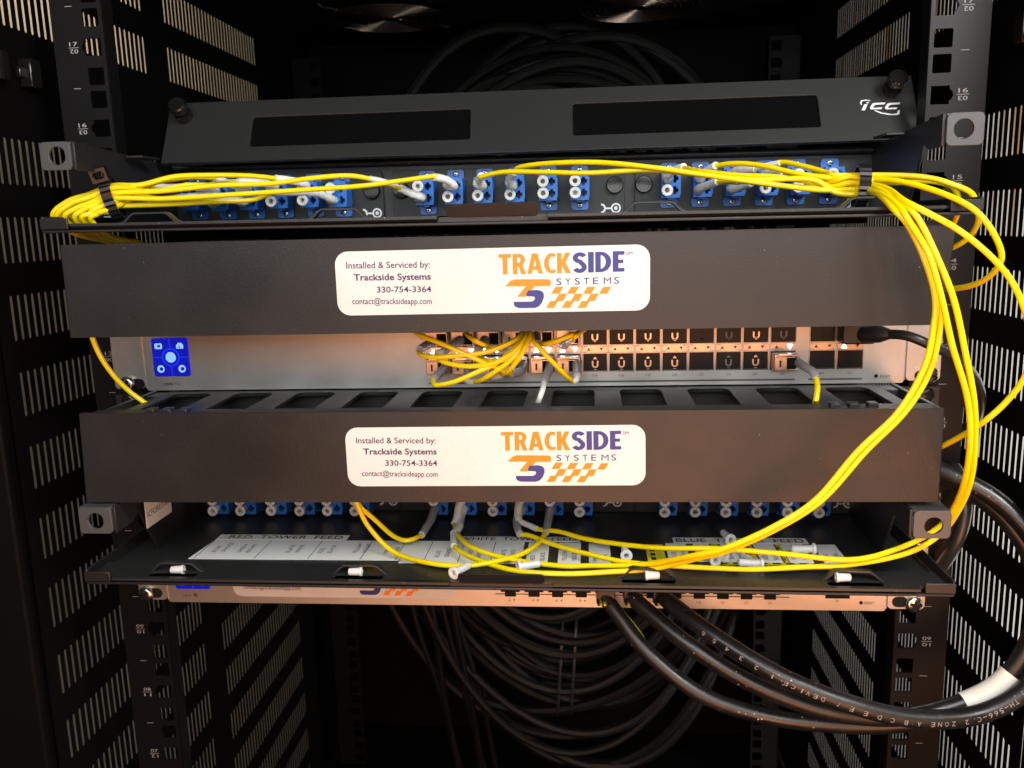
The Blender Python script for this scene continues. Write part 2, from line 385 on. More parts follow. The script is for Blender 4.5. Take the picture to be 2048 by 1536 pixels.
for i, (x, z) in enumerate(((8, -452), (24, -450))):
    o = MB().tube([(x+14*math.cos(q*math.pi/12)*0.3, 455+22*math.sin(q*math.pi/12), z+62*math.cos(q*math.pi/12)) for q in range(25)], 1.6, 6, False, ry=0.7).build('wrap_tie', 'plastic_black')
    tag(o, 'black tie wrapped round the bottom of the rear cable coil, ' + ('left one' if i == 0 else 'right one'), 'cable tie', 'ties on the rear coil')

# ------------------------------------------------------------------ shared small meshes
def cap_mesh():       # dust cap: barrel along +Y (into the port), flange at the origin, hollow mouth
    return MB().lathe([(1.45, 4.6), (1.45, 0.0), (3.05, -0.15), (3.3, 0.1), (3.3, 1.2), (2.1, 1.7), (2.0, 12.0), (1.4, 12.6), (1.3, 4.6)], (0,0,0), (0,1,0), 20).mesh('dust_cap', 'cap_white')
CAP = cap_mesh()
SHORT = MB().lathe([(1.2, 2.0), (1.45, 0.0), (2.4, -0.1), (2.5, 0.2), (2.5, 1.0), (2.2, 1.3), (1.9, 6.8), (1.3, 7.2), (1.1, 2.0)], (0,0,0), (0,1,0), 18).mesh('dust_cap', 'cap_white')
def screw_mesh(name, R, m, H=1.6):
    b = MB().lathe([(R, 0), (R, -H*0.45), (R*0.88, -H*0.8), (R*0.62, -H)], (0,0,0), (0,1,0), 20)
    return b.mesh(name, m, 50)
def cross_mesh(name, R, m, y):
    q = R*0.16; a = R*0.55
    P = [(-q,a),(q,a),(q,q),(a,q),(a,-q),(q,-q),(q,-a),(-q,-a),(-q,-q),(-a,-q),(-a,q),(-q,q)]
    return MB().plate(P, [], lambda x, z, t: (x, t, z), y, y+0.2).mesh(name, m, 0)
TSCREW = screw_mesh('screw', 1.7, 'steel', 0.9); TCROSS = cross_mesh('screw_slot', 1.7, 'void_black', -1.0)
RSCREW = screw_mesh('mounting_screw', 5.0, 'steel', 3.2); RCROSS = cross_mesh('screw_slot', 5.6, 'void_black', -3.3)
BSCREW = screw_mesh('mounting_screw', 4.3, 'black_screw', 2.8); BCROSS = cross_mesh('screw_slot', 4.3, 'void_black', -2.9)
def adapter_mesh():   # twin socket on a screw flange; the front is -Y; origin on the panel face
    mb = MB()
    mb.plate(rr(-5.0, 5.0, -12.8, 12.8, 1.4, 2), [], lambda x, z, t: (x, t, z), -1.6, 0)
    hs = []
    for zc in (-3.35, 3.35):
        k = [(0.4, -1.3), (1.5, -1.3), (1.5, -2.3), (3.1, -2.3), (3.1, -1.1), (4.3, -1.1), (4.3, 1.1), (3.1, 1.1), (3.1, 2.3), (1.5, 2.3), (1.5, 1.3), (0.4, 1.3)]
        hs.append([(x, z+zc) for x, z in k]); hs.append([(x-2.55, z) for x, z in circ(0, zc, 2.25, 16)])
    mb.plate([(-5.3,-7.4),(5.3,-7.4),(5.3,-5.6),(5.7,-5.6),(5.7,5.6),(5.3,5.6),(5.3,7.4),(-5.3,7.4)], hs, lambda x, z, t: (x, t, z), -13.5, -1.5)
    mb.box(-1.5, 2.5, -11.0, -4.0, 7.4, 8.3); mb.box(-1.5, 2.5, -11.0, -4.0, -8.3, -7.4)
    return mb.mesh('fiber_adapter', 'adapter_blue', 30)
ADAPT = adapter_mesh()
def loose_cap(px, py, z, yaw, label, tilt=0.0, m=None):
    p = atz(px, py, z)
    o = place('dust_cap', SHORT if 'tie bridge' in label else CAP, p, rot=(tilt, 0, yaw)); tag(o, label, 'dust cap', 'loose dust caps on the lower tray'); return o

YP = 35.0
def enclosure(name, label, zb, roll, rowz, adapters, caps_skip, ears, bridges, tab):
    """slide-out fibre enclosure; zb = tray bottom height at X=0, roll = dz/dX"""
    t = empty(name, (0, YP, zb), label, 'fiber enclosure', 'fiber enclosures')
    sh = lambda mb: [setattr(v, 'z', v.z + roll*v.x) for v in mb.v] and mb
    W0 = 221
    zf = zb + 3.9                               # floor level; the front edge overhangs the hem below it
    bx_ = [at(px, py, -74).x for px, py in bridges]
    tx0, tx1 = [at(px, py, -86).x for px, py in tab]
    slots = [rr(x-13.5, x+13.5, -81, -74, 2.0, 2) for x in bx_]
    front = [(-W0, -80), (-208, -80), (-207, -84), (tx0-4.5, -84), (tx0-4, -81), (tx1+4, -81), (tx1+4.5, -84), (206, -84), (207, -80), (W0, -80)]
    m = MB().plate(front + [(W0, -62), (-W0, -62)], slots, XY, zf-1.3, zf); sh(m); m.build('front_ledge', 'tray_black', t, bevel=0.3, seg=2)
    m = MB().box(-W0, W0, -63.3, YP, zb, zb+1.3); sh(m); m.build('tray', 'tray_black', t)
    m = MB().box(-W0+1, W0-1, -79.5, -63.4, zb-0.1, zb+0.6); sh(m); m.build('slot_blocker', 'panel_black', t)  # added sheet blocking the lit switch below, so the ledge slots stay black
    m = MB().box(-W0+0.1, W0-0.1, -63.2, -62.05, zb+1.3, zf-1.25); sh(m); m.build('ledge_step', 'tray_black', t)
    m = MB().box(-222, 222.5, -82.5, -79.6, zb-0.6, zb+1.0); sh(m); m.build('front_hem', 'powder_black', t, bevel=0.5)
    for a, b in ((-207, tx0-4.5), (tx1+4.5, 206)):
        m = MB().add([(a,-83.9,zf-1.32),(b,-83.9,zf-1.32),(b,-81.2,zb+1.05),(a,-81.2,zb+1.05),(a,-82.8,zf-1.32),(b,-82.8,zf-1.32),(b,-80.2,zb+1.05),(a,-80.2,zb+1.05)], [(0,1,2,3),(4,7,6,5),(0,4,5,1),(3,2,6,7),(0,3,7,4),(1,5,6,2)])
        sh(m); m.build('front_lip', 'powder_black', t, bevel=0.3)
    m = MB().box(tx0-4.5, tx1+4.5, -81.4, -80.4, zb+1.05, zf-1.32); sh(m); m.build('lip_web', 'powder_black', t)
    for sg in (-1, 1):
        a, b = sorted((sg*221.5, sg*222.9)); c, d = sorted((sg*208.4, sg*222.9))
        m = MB().box(a, b, -82, YP, zb-0.4, zb+7.6).box(c, d, -83.0, -81.6, zb+1.2, zb+6.6); sh(m); m.build('tray_side', 'powder_black', t, bevel=0.5)
    tabp = lambda x, v, tt: (x, -82.2 - v*0.5 + tt, zf - 0.6 + v)
    m = MB().plate(rr(tx0, tx1, 0, 6.0, 1.8), [], tabp, 0, 1.2); sh(m); m.build('pull_tab', 'powder_black', t, bevel=0.3)
    # lanced cable bridges
    for x in bx_:
        path = [(x-15.5, zf+0.2), (x-13.5, zf+0.9), (x-9.5, zf+4.4), (x-7.5, zf+5.0), (x+7.5, zf+5.0), (x+9.5, zf+4.4), (x+13.5, zf+0.9), (x+15.5, zf+0.2)]
        inner = [(p[0]*0.94 + x*0.06, p[1]-1.0) for p in path]
        m = MB().plate(path + inner[::-1], [], XZ, -74.5, -70.0); sh(m); m.build('tie_bridge', 'tray_black', t, bevel=0.25, seg=2)
    m = MB().box(-214, 210, YP+2.5, YP+240, zb-5.5, zb+37); m.build('case', 'powder_black', t)
    # side arms with perforated front ears
    for sg in (-1, 1):
        ex0, ex1, ez0, ez1, hx, hz = ears[0 if sg < 0 else 1]
        xi = ex1 if sg < 0 else ex0
        arm = [(-80, ez1), (YP, ez1-4.5), (YP, zb+1), (-36, zb+1), (-40, zb+9), (-46, zb+17), (-54, ez0+3), (-62, ez0), (-80, ez0)]
        f = lambda y, z, tt: (xi + (sg*(y+80)*0.055) + tt, y, z)
        MB().plate(arm, [], f, 0, 1.4 if sg < 0 else -1.4).build('side_arm', 'powder_black', t, bevel=0.3)
        ear = MB().plate(rr(ex0, ex1, ez0, ez1, 2.4), [circ(hx, hz, 4.35)], XZ, -81.6, -80)
        ear.box(ex0+0.2, ex1-0.2, -80.3, -67, ez1-1.2, ez1-0.05)
        ear.build('ear', 'ear_grey', t, bevel=0.35)
        MB().box(min(xi-8*0, xi-sg*9), max(xi, xi-sg*9), -30, -10, ez1-4.2, ez1-3.0).build('arm_flange', 'powder_black', t, bevel=0.3)
    # rear sheet, rolled hem, three adapter plates
    m = MB().box(-216, 212, YP+1.2, YP+2.4, zb+1, zb+38); sh(m); m.build('rear_sheet', 'powder_black', t)
    m = MB().tube([(-216, YP-1, zb+37.6), (212, YP-1, zb+37.6)], 2.2, 12); sh(m); m.build('rolled_hem', 'tray_black', t)
    for a, b in ((-214.5, -77.5), (-71.5, 68.5), (74.5, 211)):
        m = MB().plate(rr(a, b, zb+1.5, zb+33, 2.5), [], XZ, YP-1.2, YP+1.1); sh(m); m.build('adapter_plate', 'plate_black', t, bevel=0.35)
    for x in (-84, -66, 62.5, 79.5, 204):
        z = zb+rowz+roll*x+2
        k = place('push_rivet', RIVET, (x, YP-1.3, z), t)
    for x in (-85, 60, 202.5):
        z0 = zb+rowz-11.5+roll*x; m = MB(); f = lambda u, v, tt: (u, YP-1.55+tt, v)
        m.plate(circ(x+3.2, z0, 3.0, 20), [circ(x+3.2, z0, 2.0, 20)], f, 0, 0.2); m.plate(circ(x+3.2, z0, 1.1, 12), [], f, 0, 0.2)
        arc = [(x-5.6+2.9*math.cos(q*math.pi/10), z0+2.9*math.sin(q*math.pi/10)) for q in range(-5, 6)] + [(x-5.6+1.8*math.cos(q*math.pi/10), z0+1.8*math.sin(q*math.pi/10)) for q in range(5, -6, -1)]
        m.plate(arc, [], f, 0, 0.2); m.box(x-2.6, x+0.2, YP-1.55, YP-1.35, z0-0.5, z0+0.5)
        m.build('emblem', 'print_white', t, smooth=0)
    out = []
    for i, (x, z) in enumerate(adapters):
        a = place('fiber_adapter', ADAPT, (x, YP-1.2, z), t); out.append((x, z))
        for s2 in (-1, 1):
            p = Vector((x, YP-2.8, z + s2*10.3))
            sc_ = place('screw', TSCREW, p, a, rot=(0, random.uniform(0, 3), 0))
            place('screw_slot', TCROSS, p, a, rot=(0, random.uniform(0, 3), 0))
        for s2 in (1, -1):
            if (i, s2) in caps_skip: continue
            place('dust_cap', CAP, (x-2.55, YP-20.5+random.uniform(-0.6, 0.6), z+s2*3.35), a, rot=(random.uniform(-.04, .04), 0, random.uniform(-.05, .05)))
    return t, out
RIVET = MB().lathe([(5.0, 0), (5.0, -2.6), (4.5, -3.1), (3.4, -3.1), (3.2, -2.5)], (0,0,0), (0,1,0), 24).mesh('push_rivet', 'gloss_black', 45)

# upper enclosure: adapter columns from their lower screws
ux_ = [(400,431),(457,430.6),(514,429),(572,427),(632,425),(688,424.5),(857,420.6),(914,418.6),(972,416.5),(1034,414.5),(1098,412),(1160,411),(1337.6,406.6),(1400,405),(1464,403),(1527.6,402),(1591,400),(1656.5,399)]
ad_u = []
for x, y in ux_:
    p = at(x, y, YP-2.8); ad_u.append((p.x, p.z+10.3))
ears_u = ((-219.0, -203.5, 104.2, 117.6, -210.4, 111.0), (205.2, 221.2, 101.2, 115.4, 212.5, 108.4))
skip_u = {(0,1),(1,1),(2,1),(0,-1),(1,-1),(2,-1),(5,-1),(4,1),(3,1),(6,-1),(7,1),(8,1),(9,1),(12,1),(13,1),(13,-1),(14,1),(14,-1),(15,1)}
encU, AU = enclosure('fiber_enclosure', 'upper black pull-out fiber tray full of yellow cords, under the tilted windowed plate', 72.9, -0.0076, 19.3, ad_u, skip_u, ears_u, ((298,424),(676,424),(1307,408),(1745,396)), ((890,420),(1075,420)))
lx_ = [427,482,543,600,655,710,868,925,986,1042,1100,1159,1329,1390,1451,1513,1574,1637]
ad_l = []
for x in lx_:
    p = at(x, 1019 + (x-427)*0.0055, YP-19); ad_l.append((p.x+2.55, p.z+3.35))
zl = sum(z for _, z in ad_l)/18
ad_l = [(x, zl) for x, z in ad_l]
ears_l = ((-222.6, -204.6, -82.4, -68.0, -213.4, -75.4), (201.5, 219.0, -82.6, -68.6, 210.9, -76.2))
skip_l = {(6,-1),(7,1),(7,-1),(9,1),(9,-1),(10,-1)}
encL, AL = enclosure('fiber_enclosure', 'lower black pull-out fiber tray with white lettered strips, below the lower blank cover', -110.9, -0.004, 19.5, ad_l, skip_l, ears_l, ((352,1133),(719,1137),(1296,1145),(1706,1150)), ((914,1150),(1088,1150)))

# sticker on the inner left arm of the lower tray, white marks behind the upper tie
f = lambda y, z, tt: (-202.6 + tt, y, z)
stk = MB().plate([(-52,-90.5),(-23,-90.5),(-23,-76),(-52,-72)], [], f, 0, 0.3).build('part_sticker', 'sticker_white', encL, smooth=0)
text('lettering', 'ICFORE31RM', (-202.2, -50.5, -84.5), (-202.2, -24, -84.5), 3.4, 'ink_black', stk, N=(1, 0, 0))
m = MB()
for a, b, c, d in ((206,420,236,428),(252,404,268,411),(254,415,268,424),(256,430,270,437),(208,432,222,438)):
    p, q = at(a, b, -8), at(c, d, -8); m.box(p.x, q.x, -8.0, -7.6, q.z, p.z)
m.build('white_mark', 'sticker_white', encU, smooth=0)

# windowed plate leaning above the upper tray
PM = Matrix.Translation(Vector((13.54, 9.85, 112.76))) @ Euler((math.radians(-29.33), math.radians(0.04), math.radians(1.01))).to_matrix().to_4x4()
cp = empty('front_plate', (13.54, 9.85, 112.76), 'charcoal steel plate with two dark windows leaning back above the upper tray', 'panel')
g = lambda x, z, tt: PM @ Vector((x, tt, z))
win = [rr(-164, -34, 9.5, 30.0, 1.5, 3), rr(25, 163, 9.5, 31.0, 1.5, 3)]
MB().plate([(-216,0),(216,0),(216,41.9),(-216,41.9)], win, g, 0, 1.5).build('plate', 'plate_black', cp, bevel=0.35)
for a in win:
    x0 = min(p[0] for p in a)-2; x1 = max(p[0] for p in a)+2; z0 = min(p[1] for p in a)-2; z1 = max(p[1] for p in a)+2
    MB().plate([(x0,z0),(x1,z0),(x1,z1),(x0,z1)], [], g, 1.6, 4.0).build('window_pad', 'velvet_black', cp, smooth=0)
    random.seed(3); k = MB()
    for i in range(46):
        xx = random.choice((x0+2.2, x1-2.2)) + random.uniform(-.5, .5); zz = random.uniform(z0+2.5, z1-2.5)
        k.tube([g(xx, zz, 1.0), g(xx+random.uniform(-1, 1), zz+random.uniform(-1.5, 1.5), 0.2)], 0.12, 4)
    k.build('bristle', 'plastic_black', cp)
m = MB().plate([(-216,0),(216,0),(216,7),(-216,7)], [], lambda x, y, tt: PM @ Vector((x, y*0.12+1.5, tt)), 0, 1.2); m.build('lower_flange', 'plate_black', cp, bevel=0.3)
nrm = (PM.to_3x3() @ Vector((0, -1, 0)))
for x in (-205.5, 203.5):
    o = g(x, 31.5, 0)
    MB().lathe([(4.6, 0), (5.0, 1.5), (5.0, 3.6), (2.6, 4.2), (2.4, 7.0), (4.6, 7.6), (5.2, 8.6), (5.2, 12), (4.6, 12.8)], o, nrm, 24).build('knob', 'gloss_black', cp)
def lg(px, py):          # logo coordinates, from its place in the photograph to the plate
    d = ray(px, py); n = PM.to_3x3() @ Vector((0, 1, 0)); o = g(0, 0, -0.15); return CAM + d * ((o - CAM).dot(n) / d.dot(n))
lz = lambda pts: [lg(1400 + x/3.0725, y/3.0725) for x, y in pts]
def logo_poly(pts, name, m, parent):
    P = lz(pts); tri = tessellate_polygon([[Vector((x, -y, 0)) for x, y in pts]]); MB().add(P, [tuple(t) for t in tri]).build(name, m, parent, smooth=0)
logo_poly([(992,678),(1010,640),(1030,640),(1014,678)], 'logo_letter', 'print_white', cp)
logo_poly([(1020,630),(1034,626),(1040,632),(1026,636)], 'logo_letter', 'print_white', cp)
for dx in (0, 92):
    logo_poly([(1050+dx,672),(1044+dx,660),(1058+dx,638),(1072+dx,632),(1140+dx,630),(1132+dx,641),(1080+dx,644),(1070+dx,650),(1064+dx,660),(1068+dx,663),(1122+dx,659),(1114+dx,671)], 'logo_letter', 'print_white', cp)
logo_poly([(990,645),(983,630),(990,616),(1020,612),(1046,617),(1048,621),(1020,618),(998,622),(992,632),(996,643)], 'logo_swoosh', 'print_white', cp)
logo_poly([(1075,676),(1120,692),(1180,701),(1212,697),(1215,680),(1228,676),(1226,700),(1212,706),(1160,706),(1110,697),(1070,680)], 'logo_swoosh', 'print_white', cp)

# ------------------------------------------------------------------ stickers
C1 = at(987, 560, -76.5); A1 = at(672, 512, -76.5); B1 = at(1300, 497, -76.5); TH = math.atan2(B1.z-A1.z, B1.x-A1.x)
def SL(px, py):
    p = at(px, py, -76.5) - C1; c, s_ = math.cos(-TH), math.sin(-TH); return (p.x*c - p.z*s_, p.x*s_ + p.z*c)
def heavy(ch):            # (outer, holes) outlines of heavy condensed capitals in a unit-high box, and their width
    a = 0.145
    def ar(cx, cy, rx, ry, q0, q1, n=8): return [(cx+rx*math.cos(math.radians(q0+(q1-q0)*i/n)), cy+ry*math.sin(math.radians(q0+(q1-q0)*i/n))) for i in range(n+1)]
    if ch == 'T': return [(0,1),(.56,1),(.56,.82),(.28+a*.72,.82),(.28+a*.72,0),(.28-a*.72,0),(.28-a*.72,.82),(0,.82)], [], .56
    if ch == 'I': return [(0,0),(.215,0),(.215,1),(0,1)], [], .215
    if ch == 'E': return [(0,0),(.44,0),(.44,.18),(.215,.18),(.215,.415),(.40,.415),(.40,.585),(.215,.585),(.215,.82),(.44,.82),(.44,1),(0,1)], [], .44
    if ch == 'K': return [(0,0),(.205,0),(.205,.40),(.37,0),(.60,0),(.375,.52),(.585,1),(.36,1),(.205,.63),(.205,1),(0,1)], [], .60
    if ch == 'A': return [(0,0),(.20,0),(.245,.2),(.435,.2),(.48,0),(.68,0),(.465,1),(.215,1)], [[(.28,.37),(.40,.37),(.34,.70)]], .68
    if ch == 'R': return [(0,0),(.205,0),(.205,.39),(.25,.39),(.36,0),(.575,0),(.44,.43)] + ar(.27,.71,.27,.29,-45,90,8) + [(0,1)], [[(.205,.56)] + ar(.25,.70,.10,.14,-90,90,6) + [(.205,.84)]], .575
    if ch == 'D': return [(0,0),(.20,0)] + ar(.20,.5,.40,.5,-90,90,12) + [(0,1)], [[(.205,.175)] + ar(.21,.5,.185,.325,-80,80,8) + [(.205,.825)]], .60
    if ch == 'C': return ar(.34,.5,.34,.5,62,298,18) + [(.50,.20)] + ar(.36,.5,.15,.33,280,80,12) + [(.50,.80)], [], .51
    if ch == 'S':
        c = ar(.265,.735,.175,.175,20,270,10) + ar(.255,.275,.175,.19,80,-160,10)[1:]; hw = .098; L = []; Rr = []
        for i, p in enumerate(c):
            p0, p1 = c[max(i-1,0)], c[min(i+1,len(c)-1)]; dx, dy = p1[0]-p0[0], p1[1]-p0[1]; q = math.hypot(dx, dy)
            L.append((p[0]-dy/q*hw, p[1]+dx/q*hw)); Rr.append((p[0]+dy/q*hw, p[1]-dx/q*hw))
        return L + Rr[::-1], [], .52
def heavy_word(word_, A, B, h, m, parent, M):
    gl = [heavy(c) for c in word_]; gap = 0.055; tot = sum(g_[2] for g_ in gl) + gap*(len(gl)-1)
    k = (B[0]-A[0])/tot; x = 0
    for o_, hs, wd in gl:
        f = lambda u, v, t, x=x: M(A[0]+(x+u)*k, A[1]+(B[1]-A[1])*(x+u)/tot + v*h, t)
        MB().plate(o_, hs, f, 0.13, 0.2).build('lettering', m, parent, smooth=0); x += wd+gap
def sticker(parent, c, th, y, sc_=1.0, drop=()):
    M = lambda u, v, t=0.0: Vector((c.x + sc_*(u*math.cos(th) - v*math.sin(th)), y - t, c.z + sc_*(u*math.sin(th) + v*math.cos(th))))
    us = [SL(*p) for p in ((672,560),(1300,552),(985,496),(985,626))]
    x0, x1, z1, z0 = us[0][0], us[1][0], us[2][1], us[3][1]
    st = MB().plate(rr(x0, x1, z0, z1, 6.5, 6), [], lambda u, v, t: M(u, v, t), 0, 0.12).build('sticker', 'sticker_white', parent, smooth=0)
    def T(s, a, b, caph, m, bold=0, res=3):
        a, b = SL(*a), SL(*b); text('lettering', s, M(*a, 0.25), M(*b, 0.25), caph*sc_, m, st, bold, res=res)
    T('Installed & Serviced by:', (693,537), (860,535), 3.1, 'ink_purple', 0.008)
    T('Trackside Systems', (708,561), (862,559), 3.1, 'ink_purple', 0.022)
    T('330-754-3364', (754,585), (863,584), 2.9, 'ink_purple', 0.014)
    T('contact@tracksideapp.com', (705,608), (864,608), 2.9, 'ink_purple', 0.006)
    heavy_word('TRACK', SL(998,549), SL(1142,546), 9.7, 'ink_orange', st, M)
    heavy_word('SIDE', SL(1146,546), SL(1249,543), 9.7, 'ink_navy', st, M)
    T('SM', (1252,510.5), (1265,510), 1.7, 'ink_purple')
    for ch, xx in zip('SYSTEMS', (1113, 1131, 1149.5, 1168, 1186, 1207.5, 1228)):
        wd = 15 if ch == 'M' else 10.5
        T(ch, (xx, 570-(xx-1113)*0.024), (xx+wd, 570-(xx+wd-1113)*0.024), 3.2, 'ink_navy', 0.0 if ch == 'M' else 0.006)
    zz = lambda pts: [SL(650 + x/2.926, 450 + y/2.926) for x, y in pts]
    def poly(pts, m, name, lift=0.25):
        MB().flat(zz(pts), lambda u, v: M(u, v, lift)).build(name, m, st, smooth=0)
    poly([(1055,358),(1085,327),(1110,318),(1308,317),(1320,324),(1323,340),(1318,356),(1228,358),(1185,412),(1176,419),(1130,420),(1133,410),(1176,358)], 'ink_orange', 'emblem')
    poly([(1188,382),(1245,380),(1268,386),(1281,402),(1281,425),(1270,455),(1252,476),(1228,485),(1135,486),(1112,477),(1105,462),(1106,449),(1210,448),(1224,440),(1230,428),(1224,418),(1184,417),(1176,408)], 'ink_navy', 'emblem', 0.3)
    for r_, xs in ((0, (1348,1440,1535,1628)), (1, (1370,1463,1556)), (2, (1308,1400,1493))):
        y0, y1 = (362, 402, 445)[r_], (402, 445, 485)[r_]
        for x in xs:
            e = 0 if r_ != 2 else 10
            poly([(x+e, y0), (x+47+e, y0-1), (x+24+e, y1-1), (x-24+e, y1)], 'ink_orange', 'flag_check')
    return st

# ------------------------------------------------------------------ cable managers
def manager(label, corners, zc, base=False):
    t = empty('cable_manager', (0, 0, zc-22), label, 'cable manager', 'cable managers')
    (xl, zt1), (xr, zt2), (xr2, zb2), (xl2, zb1) = corners
    pts = [(xl, zt1), (xl2, zb1), (xr2, zb2), (xr, zt2)]
    cv = MB().plate(pts, [], XZ, -76.4, -73.8)
    cv.box(xl+1, xr-1, -73.7, -60, max(zt1, zt2)-3.2, max(zt1, zt2)-1.6); cv.box(xl2+1, xr2-1, -73.7, -60, min(zb1, zb2)+1.6, min(zb1, zb2)+3.2)
    cv = cv.build('cover', 'cover_black', t, bevel=0.5)
    MB().box(-241, 241, -3.4, -0.2, zc-21.5, zc+21.5).build('back_plate', 'plastic_black', t, bevel=0.4)
    if base:
        z = zt1 - 5.0
        hs = [rr(x-11.5, x+11.5, -58, -11, 5, 3) for x in [-187+37.4*i for i in range(11)]]
        for zz, mm_ in ((z, 'duct_black'), (zc-18, 'panel_black')):  # lower wall coloured darker so the slots above it look shaded
            MB().plate([(-206,-64),(206,-64),(206,-3.6),(-206,-3.6)], hs, XY, zz, zz+2.2).build('slotted_wall', mm_, t, bevel=0.4)
        for sg in (-1, 1):
            a, b = sorted((sg*214, sg*216.2)); MB().box(a, b, -70, -3.6, zc-20, z+3).build('end_wall', 'plastic_black', t, bevel=0.4)
            a, b = sorted((sg*206.2, sg*213.9)); MB().box(a, b, -18, -3.6, z-8, z+2).build('end_web', 'plastic_black', t, bevel=0.4)
            for k in range(3):
                x = sg*(184 - 9*k) ; MB().box(x-2.3, x+2.3, -70, -64, z-3, z+5.6).build('clip', 'plastic_black', t, bevel=0.5)
        for x, y in ((258,800),(1853,790)):
            p = at(x, y, -4); a = place('mounting_screw', BSCREW, (p.x, -3.5, p.z), t); place('screw_slot', BCROSS, (p.x, -3.5, p.z), a, rot=(0, 0.6, 0))
    return t, cv
def crn(*P):
    out = []
    for p in P: q = at(*p, -76.4); out.append((q.x, q.z))
    return out
cm1, cv1 = manager('black blank cover over a cable manager, above the silver switch with the blue screen', crn((119,490),(1914,449),(1884,650),(140,676)), 44.45)
cm2, cv2 = manager('black blank cover over a slotted cable manager, below the silver switch with the blue screen', crn((157,827),(1890,817),(1878,1004),(172,1005)), -44.45, True)
sticker(cm1, C1, TH, -76.5)
a, b = at(694, 866, -76.5), at(1292, 851+5, -76.5); c2 = at(993, 911, -76.5); sticker(cm2, c2, 0.004, -76.5, (b.x-a.x)/(B1.x-A1.x))

# ------------------------------------------------------------------ switches
def bolt(parent, px, py, Y, rot):
    p = at(px, py, Y); a = place('mounting_screw', RSCREW, p, parent); place('screw_slot', RCROSS, p, a, rot=(0, rot, 0))
YF = -3.0
def switch(label, zc, body, earx):
    t = empty('network_switch', (0, 20, zc-22), label, 'network switch', 'silver network switches')
    x0, x1, z0, z1 = body
    MB().plate(rr(x0, x1, z0, z1, 1.5, 3), [], XZ, YF, 0.5).build('front_panel', 'aluminium', t, bevel=0.5)
    MB().box(x0+1, x1-1, 0.6, 220, z0+0.4, z1-0.4).build('case', 'aluminium', t)
    for sg in (-1, 1):
        a, b = sorted((sg*earx, (x0 if sg < 0 else x1)-sg*-1.2)); 
        hs = []
        e = MB().plate(rr(a, b, z0+1.0, z1-1.0, 2.6, 4), [], XZ, -2.0, -0.15)
        e.build('ear', 'aluminium', t, bevel=0.5)
        xi = (x0-0.2) if sg < 0 else (x1+0.2)
        MB().tube([(xi - 0*sg, -2.0, z0+1.6), (xi, -2.0, z1-1.6)], 0.9, 8).build('ear_bend', 'aluminium', t)
    return t
swA = switch('silver switch with blue touch screen and yellow cords between the two blank covers', 0, (-220.6, 221.4, -20.8, 21.2), 241.2)
swB = switch('silver switch half hidden under the lower tray, three thick black cables plugged in', -133.3, (-221.2, 218.6, -157.6, -115.0), 241.0)
bolt(swA, 257, 768, -2.2, 0.5); bolt(swA, 1857, 749, -2.2, 0.3); bolt(swB, 294, 1187, -2.2, 0.7); bolt(swB, 1826, 1207, -2.2, 0.35)
for px, py in ((275,768),(1846,752),(311,1186),(1800,1204)):      # dark mounting slots beside the screw heads
    p = at(px, py, -2.2); MB().plate(rr(p.x-4.5, p.x+4.5, p.z-3.2, p.z+3.2, 3.1), [], XZ, -2.35, -2.1).build('ear_slot', 'void_black', swA if py < 1000 else swB, smooth=0)

def screen(parent, cx, cz):
    t = MB().plate(rr(cx-11.3, cx+11.3, cz-11.6, cz+11.6, 1.6), [], XZ, YF-0.9, YF-0.05).build('touch_screen', 'screen_blue', parent, bevel=0.2)
    y = YF-1.0; fl = lambda u, v, tt: (cx+u, y+tt, cz+v)
    MB().plate(circ(0,0,5.5,32), [circ(0,0,4.7,32)], fl, 0, 0.08).build('screen_ring', 'screen_line', t, smooth=0)
    for q in range(4):
        c, s_ = (1,0,-1,0)[q], (0,1,0,-1)[q]
        P = [(4.9,-0.25),(11.1,-0.25),(11.1,0.25),(4.9,0.25)]
        MB().plate([(x*c-z*s_, x*s_+z*c) for x, z in P], [], fl, 0, 0.07).build('screen_line', 'screen_line', t, smooth=0)
    MB().plate(circ(0,0,3.2,24), [], fl, 0, 0.08).build('screen_dot', 'screen_icon', t, smooth=0)
    MB().plate(rr(-9.4,-4.8,5.1,8.5,0.8), [rr(-7.7,-5.9,6.1,7.6,0.2)], fl, 0, 0.08).build('screen_icon', 'screen_icon', t, smooth=0)
    MB().plate([(4.0,5.2),(8.4,5.2),(8.4,7.6),(7.2,8.7),(5.4,8.7),(4.0,7.2)], [rr(5.4,6.4,5.6,6.6,0.2)], fl, 0, 0.08).build('screen_icon', 'screen_icon', t, smooth=0)
    for x in (-6.8, 6.4): MB().plate(circ(x,-7.0,2.3,20), [circ(x+0.3,-7.0,1.15,16)], fl, 0, 0.08).build('screen_icon', 'screen_icon', t, smooth=0)
screen(swA, -203.2, -0.4)
screen(swB, -204.0, -136.6)
tpx('lettering', 'USW', (328,771.5), (347,771), 1.75, 'ink_black', swA, YF-0.12, 0.02); tpx('lettering', 'Pro', (349,771), (361,771), 1.75, 'ink_grey', swA, YF-0.12)
tpx('lettering', 'USW', (366,1193), (384,1193), 1.7, 'ink_grey', swB, YF-0.12, 0.01)
p = at(391.5, 1190, YF-0.12); MB().plate(circ(p.x, p.z, 1.2), [circ(p.x+0.2, p.z, 0.55)], XZ, YF-0.12, YF-0.02).build('lettering', 'ink_black', swB, smooth=0)
def reset(parent, px, py, tx0, tx1):
    p = at(px, py, YF); MB().lathe([(1.1, 0.4), (1.1, -0.12)], (p.x, YF, p.z), (0,1,0), 16).build('reset_hole', 'void_black', parent)
    tpx('lettering', 'RESET', (tx0, py+3), (tx1, py+3), 1.5, 'ink_grey', parent, YF-0.12, 0.012)
reset(swA, 1752, 752, 1760, 1781); reset(swB, 1722, 1205.5, 1729, 1749)

